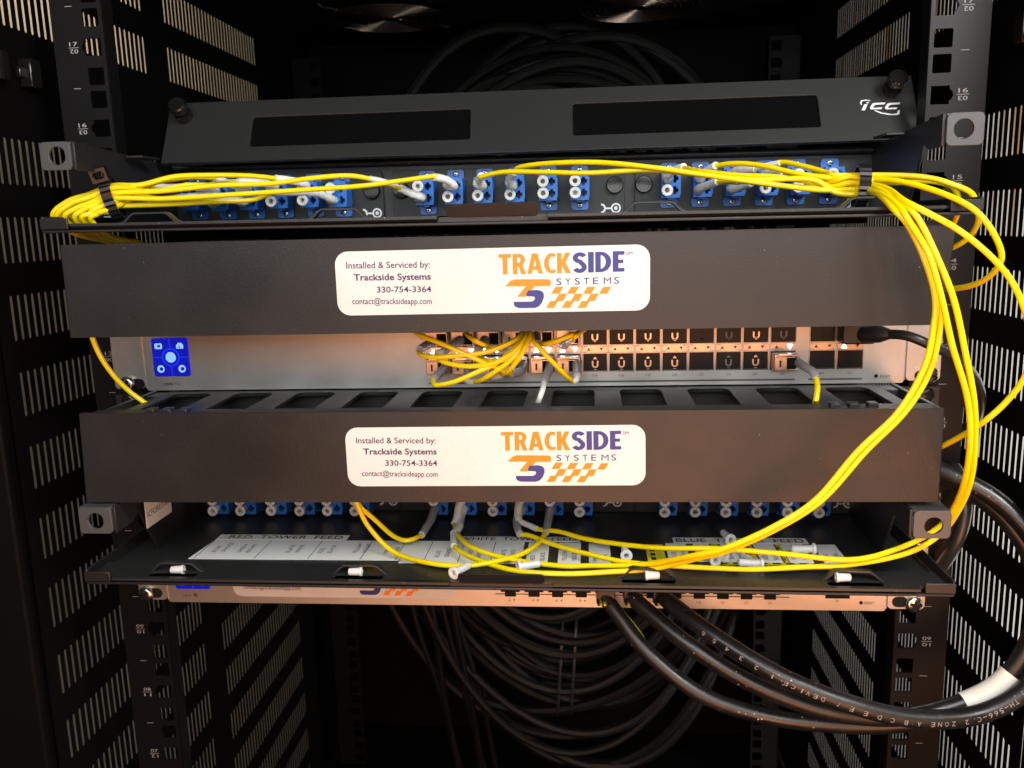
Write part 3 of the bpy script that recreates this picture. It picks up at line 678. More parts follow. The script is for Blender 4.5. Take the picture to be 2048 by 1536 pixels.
# port field of the upper switch
CW = 15.02
colx = [-40.4 + CW*i for i in range(14)] + [176.4, 191.6]
def u_symbol(cx, zc, up, parent, m):
    s = 1 if up else -1; y = YF-0.95; fl = lambda u, v, tt: (cx+u, y+tt, zc+s*v)
    P = [(-1.9,1.2)] + [(1.9*math.cos(math.pi+q*math.pi/8), -1.0+1.9*math.sin(math.pi+q*math.pi/8)) for q in range(9)] + [(1.9,1.2),(1.0,1.2)] + [(1.0*math.cos(-q*math.pi/8), -1.0+1.0*math.sin(-q*math.pi/8)) for q in range(9)] + [(-1.0,1.2)]
    if not up: P = [(x, -z) for x, z in P]
    MB().plate(P, [], fl, 0, 0.1).build('port_symbol', m, parent, smooth=0)
    MB().plate([(-1.2,2.2),(1.2,2.2),(0,3.6)], [], fl, 0, 0.1).build('port_symbol', m, parent, smooth=0)
    MB().plate([(-0.8,-3.9),(0.8,-3.9),(0.8,-3.6),(-0.8,-3.6)], [], fl, 0, 0.1).build('port_symbol', m, parent, smooth=0)
nums = ['2','4','6','8','10','12','14','16','18','20','22','24','26','28','30','32']
bright_sym = {6,7,8,9,12}
random.seed(4)
for i, x in enumerate(colx):
    for up in (True, False):
        zc = 8.4 if up else -7.1
        hz = (3.2, 14.2) if up else (-12.0, -1.6)
        pc = MB().plate([(x-7.2,hz[0]-0.3),(x+7.2,hz[0]-0.3),(x+7.2,hz[1]+0.3),(x-7.2,hz[1]+0.3)], [[(x-6.75,hz[0]+0.2),(x+6.75,hz[0]+0.2),(x+6.75,hz[1]-0.2),(x-6.75,hz[1]-0.2)]], XZ, YF-0.5, YF-0.02).build('port_frame', 'steel_dark', swA, smooth=0)
        MB().plate([(x-6.7,hz[0]+0.25),(x+6.7,hz[0]+0.25),(x+6.7,hz[1]-0.25),(x-6.7,hz[1]-0.25)], [], XZ, YF-0.06, YF-0.02).build('port_mouth', 'void_black', pc, smooth=0)
        plugged = i < 6 or (i == 13 and not up) or (i == 15 and up)
        if not plugged:
            c_ = MB().plate(rr(x-6.5, x+6.5, hz[0]+0.4, hz[1]-0.4, 0.5, 2), [], XZ, YF-0.85, YF-0.1).build('port_cover', 'port_black', swA, bevel=0.25)
            u_symbol(x, zc, not up, c_, 'sfp_metal' if i in bright_sym else 'print_grey' if i in (11, 13) else 'port_black')
    zl0, zl1 = -1.2, 2.9
    strip = MB().plate([(x-6.9,zl0+0.8),(x-4.8,zl0+0.8),(x-4.2,zl0),(x+4.2-8.4+4.2,zl0+0.0),(x+4.2,zl0),(x+4.8,zl0+0.8),(x+6.9,zl0+0.8),(x+6.9,zl1-0.8),(x+4.8,zl1-0.8),(x+4.2,zl1),(x-4.2,zl1),(x-4.8,zl1-0.8),(x-6.9,zl1-0.8)], [], XZ, YF-0.75, YF-0.02).build('light_strip', 'sfp_metal', swA, smooth=0)
    for sx, upw in ((-3.6, True), (3.6, False)):
        zc = 0.85; s = 1 if upw else -1
        lit = (i < 6) or (i == 13 and not upw) or (i == 15 and upw)
        e_ = 1.45 if lit else 1.0
        MB().plate([(x+sx-e_, zc-s*0.8*e_), (x+sx+e_, zc-s*0.8*e_), (x+sx, zc+s*0.9*e_)], [], XZ, YF-0.95, YF-0.76).build('indicator', 'led_white' if lit else 'led_off', strip, smooth=0)
    if i >= 6: text('lettering', nums[i], (x-1.3, YF-0.12, -15.3), (x+1.3, YF-0.12, -15.3), 1.35, 'ink_grey', swA)
MB().box(colx[0]-7, colx[13]+7, YF-0.18, YF-0.02, -18.6, -17.6).box(colx[14]-7, colx[15]+7, YF-0.18, YF-0.02, -18.6, -17.6).build('groove_strip', 'ink_grey', swA, smooth=0)

# transceivers (things of their own, plugged into the ports)
ordn = ['first', 'second', 'third', 'fourth', 'fifth', 'sixth']
def transceiver(x, zc, up, label):
    t = empty('transceiver', (x, YF, zc), label, 'transceiver', 'transceivers in the silver switch')
    h = 4.6; y0 = YF-9.5
    MB().plate([(x-6.4,zc-h),(x+6.4,zc-h),(x+6.4,zc+h),(x-6.4,zc+h)], [[(x+0.4,zc-h+0.9),(x+5.6,zc-h+0.9),(x+5.6,zc+h-1.2),(x+0.4,zc+h-1.2)]], XZ, y0, YF-0.1).build('shell', 'sfp_metal', t, bevel=0.3)
    MB().box(x+0.5, x+5.5, y0+1.2, y0+2.0, zc-h+1, zc+h-1.3).build('port_opening', 'void_black', t, smooth=0)
    s = -1 if up else 1
    MB().box(x-4.6, x+2.4, y0-1.2, y0-0.1, zc+s*h-0.7, zc+s*h+0.7).box(x-5.6, x+5.4, y0-0.6, y0-0.1, zc+s*(h-1.6)-0.35, zc+s*(h-1.6)+0.35).build('bail_latch', 'steel', t, bevel=0.25)
    fl = lambda u, v, tt: (x-3.2+u, y0-0.12+tt, zc-0.6+v)
    MB().plate([(-0.9,1.0),(0,2.2),(0.9,1.0),(0.5,1.0),(0.5,-1.0),(0.9,-1.0),(0,-2.2),(-0.9,-1.0),(-0.5,-1.0),(-0.5,1.0)], [], fl, 0, 0.1).build('arrow_mark', 'ink_black', t, smooth=0)
    return t
for i in range(6):
    for up in (True, False):
        transceiver(colx[i], 8.6 if up else -6.9, up, '%s row transceiver in the %s port column from the left of the upper switch' % ('upper' if up else 'lower', ordn[i]))
transceiver(colx[13], -6.9, False, 'lone transceiver at the right of the black port covers with one yellow cord')

# lower switch port row, number row and the half hidden sticker
st = at(705, 1150, YF-0.2); c3 = Vector((st.x - 22 + 0, YF-0.2, st.z))
pL = at(467, 1190, YF-0.2); us0 = SL(672, 560)[0]; sc3 = 0.93
sb = at(640, 1194.5, YF-0.2).z; zb3 = SL(985, 626)[1]
sticker(swB, Vector((pL.x - us0*sc3, YF-0.2, sb - zb3*sc3)), 0.0, YF-0.05, sc3)
m = MB()
pa, pb = at(991, 1188, YF), at(1579, 1194, YF)
zline = (pa.z + pb.z)/2
m.box(pa.x, pb.x, YF-0.12, YF-0.02, zline-0.3, zline+0.3); m.build('port_border', 'ink_black', swB, smooth=0)
for k in range(12):
    px = 1021 + 47.2*k; p = at(px, 1195, YF)
    q = MB().box(p.x-5.8, p.x+5.8, YF-0.3, YF-0.02, zline+1.4, zline+12).build('port_mouth', 'void_black', swB, smooth=0)
    MB().box(p.x-3.4, p.x+3.4, YF-0.3, YF-0.02, zline-1.6, zline+1.3).build('latch_notch', 'void_black', swB, smooth=0)
    s = str(2*k+2)
    text('lettering', s, (p.x-1.4, YF-0.12, zline-4.6), (p.x+(0.0 if len(s) == 1 else 1.0), YF-0.12, zline-4.6), 1.6, 'ink_grey', swB)
    if k < 8: MB().plate([(p.x+1.6,zline-3.8),(p.x+2.2,zline-3.0),(p.x+2.8,zline-3.8),(p.x+2.2,zline-4.6)], [], XZ, YF-0.12, YF-0.03).build('lettering', 'ink_grey', swB, smooth=0)
p = at(1675, 1192, YF); MB().box(p.x-7, p.x+7, YF-0.3, YF-0.02, p.z-1.5, p.z+12).build('port_mouth', 'void_black', swB, smooth=0)
tpx('lettering', '26', (1670,1204), (1677,1204), 1.5, 'ink_grey', swB, YF-0.12)

# ------------------------------------------------------------------ cords
def boot_pts(P): return spline(P, 6)
def boot(mb_name, P, m, parent, r0=2.85, r1=2.15, ribs=True):
    pts = spline(P, 14)
    f = lambda t: (r0 + (r1-r0)*t) * (1 - (0.06 if ribs and (0.5 < t < 0.55 or 0.64 < t < 0.69 or 0.78 < t < 0.83) else 0))
    return MB().tube(pts, f, 14).build(mb_name, m, parent)
def plug(parent, x, z):        # LC plug half inside the adapter
    MB().box(x-2.55-2.2, x-2.55+2.2, YP-17.5, YP-9, z-2.2, z+2.2).build('connector', 'lc_blue', parent, bevel=0.3)
    MB().box(x+0.0, x+1.6, YP-15.5, YP-12, z-1.1, z+1.1).build('latch', 'lc_blue', parent, bevel=0.2)
CG = 'yellow fiber patch cords'
def cord(label, ends, path, r=1.36, m='jacket_yellow', sleeve=None, sleeve_m='sleeve_white', group=CG, name='patch_cord'):
    """ends: list of (boot points in mm, boot material, adapter (x,z) or None); path in mm"""
    path = [p if i in (0, len(path)-1) else p + Vector((random.gauss(0, .32), random.gauss(0, .3), random.gauss(0, .35))) for i, p in enumerate(path)]
    P = spline(path, 9)
    t = empty(name, P[len(P)//2], label, 'patch cord', group)
    MB().tube(P, r, 10).build('cable', m, t)
    for pts, bm_, ad in ends:
        boot('boot', pts, bm_, t)
        if ad: plug(t, *ad)
    if sleeve:
        MB().tube(spline(sleeve, 6), r+0.28, 12).build('sleeve', sleeve_m, t)
    return t
A3 = lambda *P: [at(*p) for p in P]
def A3L(*P):              # as A3, kept above the floor of the lower tray
    out = []
    for p in P:
        q = at(*p)
        if q.y > -91 and q.z < -104.4: q = atz(p[0], p[1], -104.4)
        out.append(q)
    return out
def adp(A, i, s): x, z = A[i]; return (x, z + s*3.35)
def bootU(A, i, s, *P):
    x, z = adp(A, i, s); return [Vector((x-2.55, YP-15, z)), Vector((x-2.55, YP-20, z))] + (A3L(*P) if A is AL else A3(*P))

# upper left bundle: from the adapters to the tie and over the left end of the tray
LANE = [3, 5, 8, 0, 2, 1, 6, 7, 4, 9]
def left_tail(k):         # inside the tie, over the tray's left side and down between tray and cover
    n = LANE[k]; Y = -47 - 5.5*(n % 2) - 0.4*n
    tie = at(226, 371 + 5.0*n, Y)
    a = at(178 + 1.2*n, 390 + 4.2*n, Y-5); b = at(135 + 6.5*n, 406 + 2.6*n, Y-8); c = at(106 + 8.5*n, 434 + 0.5*n, Y-9)
    return [tie, a, b, c, c + Vector((2, 14, -9)), c + Vector((6, 46, -16)), c + Vector((10, 90, -40))]
LB = [  # (adapter index, port, boot pixels, sleeve pixels, path pixels)
 (6, -1, [(843,394,10),(822,387,4),(800,376,-2)], [(802,377,-1),(770,364,-8),(738,357,-14)], [(738,357,-14),(690,352,-20),(620,357,-26),(540,367,-32),(430,372,-40),(320,380,-46)], 'white boot crossing the dividing bar'),
 (7, 1, [(908,372,10),(893,360,3),(868,354,-4)], None, [(868,354,-4),(800,362,-12),(720,373,-22),(600,380,-32),(480,388,-40),(330,398,-47)], 'from the second adapter of the middle plate'),
 (5, -1, [(662,398,10),(640,388,2),(617,385,-6)], [(617,385,-6),(584,386,-12),(551,386,-18)], [(551,386,-18),(500,398,-26),(420,405,-36),(330,408,-44)], 'lowest, from the sixth left adapter'),
 (4, 1, [(612,370,10),(585,362,0),(550,357,-8)], None, [(550,357,-8),(500,352,-16),(430,352,-26),(350,358,-36),(280,370,-44)], 'topmost, from the fifth left adapter'),
 (3, 1, [(548,372,9),(510,364,-2),(475,364,-8)], [(475,364,-8),(440,366,-14),(425,368,-20)], [(425,368,-20),(370,372,-30),(310,380,-40)], 'from the fourth left adapter'),
 (2, 1, [(495,378,8),(460,368,-2),(430,356,-10)], None, [(430,356,-10),(380,354,-22),(320,364,-34),(270,374,-44)], 'from the upper socket of the third left adapter'),
 (2, -1, [(485,403,8),(455,396,-2),(425,390,-10)], [(425,390,-10),(390,391,-18),(355,394,-24)], [(355,394,-24),(320,396,-34),(280,394,-43)], 'from the lower socket of the third left adapter'),
 (1, -1, [(430,402,8),(400,396,-2),(375,396,-10)], [(375,396,-10),(345,396,-18),(325,398,-24)], [(325,398,-24),(300,398,-34),(270,392,-44)], 'from the lower socket of the second left adapter'),
 (1, 1, [(430,380,8),(400,374,-2),(372,372,-10)], [(372,372,-10),(340,374,-18),(310,372,-24)], [(310,372,-24),(290,376,-34),(262,380,-44)], 'from the upper socket of the second left adapter'),
 (0, -1, [(372,404,8),(345,402,-2),(322,402,-10)], None, [(322,402,-10),(295,404,-26),(262,402,-42)], 'from the lower socket of the first left adapter'),
]
for k, (i, s, bp, sl, pp, lab) in enumerate(LB):
    cord('yellow cord in the left tied bundle, ' + lab, [(bootU(AU, i, s, *bp), 'boot_white', adp(AU, i, s))], [at(*bp[-1])] + A3(*pp) + left_tail(k), sleeve=A3(*sl) if sl else None)

# right bundle
TL_ = {0: 0, 1: 1, 2: 2, 3: 3, 7: 4, 6: 5, 5: 6, 4: 7}
def tiep(o): return at(1722, 350 + 5.6*TL_[o], -50 - 5.0*(TL_[o] % 2))
Rpaths = [
 # 0: behind the tray corner, outermost
 [(1800,353,-58),(1860,352,-62),(1905,368,-64),(1940,387,-64),(1953,410,-60),(1955,440,-52),(1940,468,-44),(1915,490,-38),(1890,500,-30)],
 [(1790,366,-56),(1850,360,-60),(1895,371,-62),(1912,388,-62),(1918,410,-58),(1910,440,-50),(1890,470,-42)],
 # 2: loop round to the right edge of the upper cover
 [(1790,362,-64),(1870,381,-78),(1940,414,-88),(1980,452,-92),(2002,500,-92),(1998,532,-88),(1975,558,-80),(1940,573,-70),(1905,577,-58),(1870,575,-48)],
 # 3: long loop leaving the frame and returning to the lower cover
 [(1770,377,-72),(1808,399,-92),(1850,422,-98),(1920,463,-100),(1990,518,-104),(2032,582,-106),(2060,660,-106),(2055,740,-102),(2015,800,-96),(1960,850,-88),(1885,889,-66),(1840,905,-52)],
]
R4 = [(1756,388,-72),(1785,418,-93),(1812,447,-98),(1846,510,-104),(1866,590,-106),(1868,650,-106),(1848,735,-106),(1795,825,-106),(1715,906,-106),(1632,1000,-106),(1545,1052,-104),(1447,1094,-100)]
R5 = [(1752,384,-68),(1790,414,-91),(1822,448,-92),(1856,520,-99),(1875,600,-101),(1876,665,-101),(1856,748,-101),(1808,827,-101),(1730,906,-101),(1645,1000,-101),(1552,1062,-100),(1455,1101,-96)]
R6 = [(1760,383,-74),(1795,412,-94),(1822,446,-100),(1856,512,-108),(1881,595,-110),(1905,690,-110),(1934,790,-106),(1940,880,-102),(1930,960,-92),(1902,1022,-74),(1866,1062,-68),(1800,1094,-70)]
R7 = [(1760,378,-72),(1806,410,-92),(1840,440,-98),(1878,520,-104),(1906,600,-106),(1930,700,-105),(1947,800,-102),(1951,890,-96),(1942,960,-88),(1917,1020,-76),(1880,1068,-66),(1810,1106,-68)]
RB = [ # adapter, port, boot px, sleeve, path to tie
 (8, 1, [(966,372,12),(958,360,6),(963,352,0)], None, [(963,352,0),(1010,347,-6),(1090,346,-14),(1180,347,-22),(1300,343,-30),(1400,350,-36),(1500,359,-42),(1620,360,-47)], 'from the third adapter of the middle plate'),
 (9, 1, [(1026,372,12),(1020,358,6),(1028,345,1)], None, [(1028,345,1),(1045,335,-4),(1110,327,-14),(1200,325,-24),(1300,333,-32),(1400,347,-38),(1500,364,-44),(1620,376,-48)], 'from the fourth adapter of the middle plate'),
 (12, 1, [(1335,352,10),(1350,340,2),(1368,334,-6)], None, [(1368,334,-6),(1410,345,-22),(1480,352,-34),(1560,358,-42),(1640,364,-47)], 'from the first adapter of the right plate'),
 (13, 1, [(1402,355,10),(1415,341,2),(1432,331,-6)], None, [(1432,331,-6),(1470,327,-14),(1520,333,-24),(1600,348,-38),(1660,362,-46)], 'from the upper socket of the second right adapter'),
 (13, -1, [(1402,376,10),(1418,370,2),(1436,363,-6)], [(1432,365,-4),(1460,363,-12),(1478,364,-18)], [(1478,364,-18),(1530,368,-30),(1600,376,-42),(1660,384,-48)], 'from the lower socket of the second right adapter'),
 (14, 1, [(1468,345,10),(1485,338,2),(1512,337,-6)], [(1512,337,-6),(1540,330,-12),(1560,326,-16)], [(1560,326,-16),(1600,331,-26),(1650,344,-40),(1690,356,-48)], 'from the upper socket of the third right adapter'),
 (14, -1, [(1468,378,10),(1485,372,2),(1503,366,-6)], None, [(1503,366,-6),(1560,371,-24),(1630,379,-42),(1680,386,-49)], 'from the lower socket of the third right adapter'),
 (15, 1, [(1534,345,10),(1550,344,2),(1568,346,-6)], None, [(1568,346,-6),(1600,352,-22),(1650,360,-40),(1690,366,-48)], 'from the fourth right adapter'),
]
# lower tray ends of the four cords that come down to it
L4 = [(1383,1110,-92),(1282,1130,-70),(1180,1132,-52),(1120,1130,-44),(1020,1118,-30),(950,1100,-18),(916,1072,-8),(909,1049,-4)]
L5 = [(1400,1115,-90),(1307,1137,-72),(1220,1145,-58),(1130,1146,-48),(1030,1140,-36),(960,1122,-26),(918,1102,-16),(908,1086,-10),(907,1068,-6)]
L6 = [(1700,1117,-72),(1561,1107,-66),(1434,1098,-58),(1307,1094,-46),(1180,1078,-30),(1120,1066,-20),(1074,1058,-12),(1040,1043,-4)]
L7 = [(1700,1129,-70),(1611,1135,-68),(1510,1138,-64),(1434,1136,-58),(1358,1132,-52),(1256,1124,-42),(1180,1111,-30),(1110,1090,-18),(1060,1073,-9),(1042,1069,-5)]
lowends = {
 4: ([(918,1012,8),(914,1034,1),(909,1048,-4)], 7, 1, None),
 5: ([(922,1034,10),(918,1055,0),(907,1068,-6)], 7, -1, [(907,1066,-6),(907,1080,-9),(908,1092,-11)]),
 6: ([(1037,1012,8),(1036,1030,2),(1038,1042,-3)], 9, 1, [(1040,1043,-4),(1058,1051,-8),(1074,1058,-12)]),
 7: ([(1034,1036,10),(1035,1056,2),(1040,1068,-4)], 9, -1, None)}
for k, (i, s, bp, sl, pp, lab) in enumerate(RB):
    ends = [(bootU(AU, i, s, *bp), 'boot_white', adp(AU, i, s))]
    order = [4, 6, 5, 2, 7, 0, 3, 1][k]; ly = 350 + 5.6*TL_[order]
    if pp[-1][0] > 1635: pp = pp[:-1]
    path = [at(*bp[-1])] + A3(*pp) + [at(1668, 0.65*ly + 0.35*pp[-1][1] + 2, -47 - 2.5*(TL_[order] % 2)), at(1700, ly-1, -49 - 4.0*(TL_[order] % 2)), tiep(order)]
    slv = A3(*sl) if sl else None
    tails = {4: (R4, L4), 5: (R5, L5), 6: (R6, L6), 7: (R7, L7)}
    where = {0: ', slipping behind the tray corner', 1: ', dropping just inside the tray corner', 2: ', looping round to the upper cover edge', 3: ', looping out to the far right and back', 4: ', sweeping down to the lower tray on the left', 5: ', sweeping down close behind the leftmost one', 6: ', hanging down past the lower right ear', 7: ', rightmost one hanging past the lower ear'}[order]
    if order in tails:
        a, b = tails[order]; path += A3(*a) + A3L(*b); lb, ai, s2, ls = lowends[order]
        ends.append((bootU(AL, ai, s2, *lb), 'boot_white' if order != 7 else 'boot_grey', adp(AL, ai, s2)))
        c_ = cord('yellow cord in the right bundle' + where, ends, path, sleeve=slv)
        if ls: MB().tube(spline(A3L(*ls), 6), 1.78, 12).build('sleeve', 'sleeve_white', c_)
    else:
        cord('yellow cord in the right bundle' + where, ends, path + A3(*Rpaths[order]), sleeve=slv)

# two cords from the lower left coming out under the lower cover
cord('short yellow cord dipping under the lower cover to a boot left of the white strip', [(bootU(AL, 6, -1, (862,1040,6),(852,1056,-2),(843,1070,-8)), 'boot_grey', adp(AL, 6, -1))],
     A3L((843,1070,-8),(825,1080,-16),(808,1082,-22),(782,1066,-30),(748,1038,-36),(720,1012,-40),(705,990,-42)))
cord('yellow cord sagging across the white strips from under the lower cover', [(bootU(AL, 10, -1, (1097,1038,8),(1094,1052,0),(1091,1066,-8)), 'boot_grey', adp(AL, 10, -1))],
     A3L((1091,1066,-8),(1072,1088,-18),(1040,1109,-30),(990,1126,-42),(930,1131,-46),(860,1127,-46),(790,1104,-44),(740,1056,-42),(716,1012,-41),(705,990,-42)))
# switch cords
z4 = lambda pts, y: [at(780 + x/4.6545, 640 + yy/4.6545, yk) for (x, yy), yk in zip(pts, y)]
def sw(label, bt, bm_, path, sl=None, m='jacket_yellow', r=1.35, group=CG):
    by = [-13, -22, -32][:len(bt)]
    B = z4(bt, by)
    n = len(path); ys = [-34 - 14*math.sin(math.pi*i/(n-1)) + 2*i/(n-1) for i in range(n)]
    P = z4(path, ys)
    t = empty('patch_cord', P[n//2], label, 'patch cord', group)
    MB().tube(spline(P, 9), r, 10).build('cable', m, t); boot('boot', [B[0] + Vector((0, 8, 0))] + B, bm_, t, 2.9, 2.2)
    if sl: MB().tube(spline(z4(sl, [-32, -34, -35][:len(sl)]), 6), r+0.35, 12).build('sleeve', 'sleeve_white', t)
    return t
SC = 'yellow cord from the silver switch, '
sw(SC+'lowest of the fan, from the lower first port', [(520,430),(465,490),(410,545)], 'boot_grey', [(408,548),(405,585),(440,607),(600,575),(800,490),(1000,395),(1180,240),(1250,150),(1275,90)])
sw(SC+'from the lower second port', [(740,440),(720,505),(700,550)], 'boot_grey', [(770,578),(860,555),(980,480),(1110,385),(1220,260),(1270,150),(1285,90)], [(700,550),(735,572),(775,578)])
sw(SC+'from the lower third port', [(975,450),(960,500),(945,540)], 'boot_grey', [(1030,515),(1100,475),(1190,375),(1260,250),(1292,150),(1300,90)], [(945,540),(985,532),(1035,514)])
sw(SC+'running up left from the lower fourth port', [(1240,420),(1205,480),(1125,500)], 'boot_grey', [(1125,500),(1060,480),(960,430),(830,375),(640,290),(470,215),(290,145),(220,100)])
sw('white cord hanging straight down from the lower fifth port of the silver switch', [(1495,420),(1465,500),(1437,585)], 'boot_grey', [(1437,585),(1420,650),(1395,720),(1370,790),(1350,850)], None, 'jacket_white', 1.5, 'white fiber patch cords')
sw(SC+'straight diagonal one from the lower sixth port', [(1740,415),(1742,470),(1742,520)], 'boot_grey', [(1705,572),(1640,520),(1550,425),(1440,315),(1360,225),(1318,160),(1305,90)], [(1742,522),(1735,555),(1700,575)])
sw(SC+'from the upper first port, curving out at the left', [(390,215),(330,240),(275,275)], 'boot_grey', [(268,300),(310,332),(450,345),(700,325),(900,295),(1090,225),(1200,160),(1240,90)])
sw(SC+'from the upper second port, crossing the lamps', [(650,190),(580,235),(490,300)], 'boot_grey', [(435,312),(440,350),(530,400),(730,430),(950,405),(1120,330),(1220,230),(1265,140),(1285,90)], [(490,298),(450,302),(433,322)])
sw(SC+'from the upper third port', [(880,190),(850,235),(818,285)], 'boot_grey', [(822,300),(860,360),(930,385),(1020,375),(1130,310),(1230,210),(1275,130),(1295,90)])
sw(SC+'running up left from the upper fourth port', [(1130,230),(1090,248),(1040,262)], 'boot_grey', [(940,252),(880,232),(800,195),(735,150),(690,100)], [(1045,262),(990,262),(930,250)])
sw(SC+'running up right across the fifth and sixth ports', [(1360,150),(1370,190),(1385,225)], 'boot_grey', [(1385,225),(1450,220),(1560,190),(1680,145),(1760,118),(1810,90)])
sw(SC+'hooked upward at the upper sixth port', [(1620,235),(1650,208),(1690,185)], 'boot_white', [(1690,185),(1715,165),(1745,135),(1770,100)])
tq = empty('patch_cord', at(1633, 790, -40), 'yellow cord dropping behind the lower cover from the lone transceiver', 'patch cord', CG)
boot('boot', A3((1593,722,-6),(1600,727,-14),(1612,735,-24),(1624,742,-32),(1633,757,-38)), 'boot_grey', tq, 2.5, 2.1)
MB().tube(spline(A3((1632,755,-37),(1635,775,-42),(1632,800,-46),(1628,825,-48),(1626,860,-48)), 8), 1.5, 10).build('cable', 'jacket_yellow', tq)
tq = empty('patch_cord', at(240, 745, -40), 'single yellow cord slanting down at the far left of the silver switch', 'patch cord', CG)
MB().tube(spline(A3((160,600,-40),(178,655,-42),(197,705,-42),(225,748,-40),(258,782,-36),(295,810,-34),(320,835,-32)), 8), 1.4, 10).build('cable', 'jacket_yellow', tq)

# black direct-attach cable and thin black cables
tq = empty('black_patch_cable', at(1720, 670, -20), 'black cable with flat black plug at the right end of the silver switch', 'cable')
p = at(1712, 668, -12)
MB().box(p.x-8, p.x+9, -16, YF-0.2, p.z-5.2, p.z+5.6).build('plug', 'plastic_black', tq, bevel=1.0, seg=3)
MB().tube(spline(A3((1722,668,-12),(1745,668,-20),(1765,668,-26),(1785,669,-30)), 6), lambda t: 4.8-2.6*max(0, t-0.55)/0.45, 14).build('strain_relief', 'plastic_black', tq)
MB().tube(spline(A3((1775,668,-28),(1815,672,-36),(1860,690,-38),(1915,718,-30),(1950,755,-18),(1962,800,-8),(1950,842,4),(1915,860,16),(1870,868,26)), 9), 2.6, 12).build('cable', 'cord_black', tq)
tq = MB().tube(spline(A3((1860,880,20),(1890,912,10),(1918,950,-4),(1930,1000,-16),(1925,1050,-20),(1905,1100,-18),(1870,1148,-8),(1830,1185,4)), 9), 3.6, 12).build('black_cable', 'cord_black')
tag(tq, 'bare black cable curving down beside the lower right ear to behind the tray', 'cable')

# thick black cables looping at the right
def thick(label, P, r, plug_at=None, tape=None):
    t = empty('thick_cable', at(*P[0]), label, 'cable', 'thick black jacketed cables')
    pts = spline(A3(*P), 10)
    MB().tube(pts, r, 20).build('jacket', 'rubber_black', t)
    if plug_at:
        p = at(*plug_at); e = pts[0]
        MB().box(p.x-5.6, p.x+5.6, -16, YF-0.2, p.z-1, p.z+7).build('plug', 'plastic_black', t, bevel=0.6)
        d = (pts[1]-pts[0]).normalized()
        for k, (dx, mm) in enumerate(((-3.2, 'wire_green'), (-0.6, 'tape_yellow'), (2.2, 'cord_black'), (-4.6, 'cord_black'))):
            MB().tube(spline([Vector((p.x+dx, -15, p.z+1.5)), Vector((p.x+dx*0.9, -20, p.z)), e + Vector((dx*0.4, 0, 0.4*dx)), e + d*4], 5), 0.8, 8).build('wire', mm, t)
    if tape:
        i0, i1 = tape; MB().tube([p for p in pts[i0:i1]], r+0.7, 20, False).build('tape', 'tape_white', t)
    return t, pts
ret1 = [(1905,1415,-52),(1990,1376,-50),(2046,1305,-48),(2072,1215,-46),(2058,1120,-42),(2010,1045,-36),(1950,990,-28),(1880,950,-18),(1820,925,-8)]
t1, p1 = thick('thick black cable with white printing, rightmost of three from the lower switch', [(1325,1192,-16),(1352,1215,-26),(1425,1270,-44),(1560,1352,-62),(1700,1408,-70),(1830,1437,-70),(1960,1428,-66),(2060,1372,-62),(2110,1280,-58),(2105,1160,-52),(2060,1070,-44),(1990,998,-34),(1900,950,-24),(1830,925,-14)], 4.9, (1323,1190,-6))
t2, p2 = thick('thick black cable with white tape, middle of three from the lower switch', [(1262,1192,-14),(1295,1222,-22),(1375,1288,-36),(1500,1365,-48),(1640,1418,-56),(1770,1435,-58),(1880,1420,-56),(1985,1378,-52),(2046,1308,-50),(2076,1215,-48),(2064,1120,-42),(2012,1040,-34),(1945,985,-24),(1880,955,-14),(1820,935,-6)], 4.8, (1265,1190,-6), (64, 76))
t3, p3 = thick('thick black cable with warm sheen, lowest of three from the lower switch', [(1208,1192,-12),(1232,1225,-18),(1295,1305,-28),(1400,1388,-38),(1530,1432,-46),(1670,1449,-50),(1790,1449,-52),(1900,1430,-52),(2000,1390,-50),(2060,1330,-46)], 4.6, (1211,1190,-6))
w_ = empty('earth_wire', at(1270, 1215, -10), 'thin green and yellow wire running beside the lowest thick black cable', 'wire')
MB().tube(spline(A3((1218,1190,-8),(1232,1205,-12),(1250,1226,-14),(1270,1250,-16),(1286,1272,-17),(1296,1294,-16),(1300,1310,-14)), 8), 0.5, 8).build('conductor', 'wire_green', w_)
# printing along the first cable: letters laid on the jacket, reading upside down from the front
def print_on(t, pts, r, body, i0, step, m, hgt=2.6):
    s = 0.0; k = i0; acc = 0.0
    for ch in body:
        if ch != ' ':
            p = pts[k]; d = (pts[min(k+1, len(pts)-1)] - pts[k-1]).normalized()
            v = (CAM - p).normalized(); v = (v + Vector((0, 0, -0.45))).normalized(); n = (v - d*v.dot(d)).normalized()
            A = p + n*(r+0.12); up = d.cross(n)
            R = -d; c = A - R*1.0 - (n.cross(R))*(hgt/2)
            text('lettering', ch, c, c + R*(2.0 if ch not in '1.I/' else 0.6), hgt, m, t, N=n, res=2)
        acc = 0
        while acc < step and k > 1:
            acc += (pts[k]-pts[k-1]).length; k -= 1
def arc(n, pts): return n
print_on(t1, p1, 4.9, 'XTM-XTH-566-C.2 ZONE A B C D E F / DEVICE 1 2 3 4 5 6', 76, 2.95, 'print_faint')

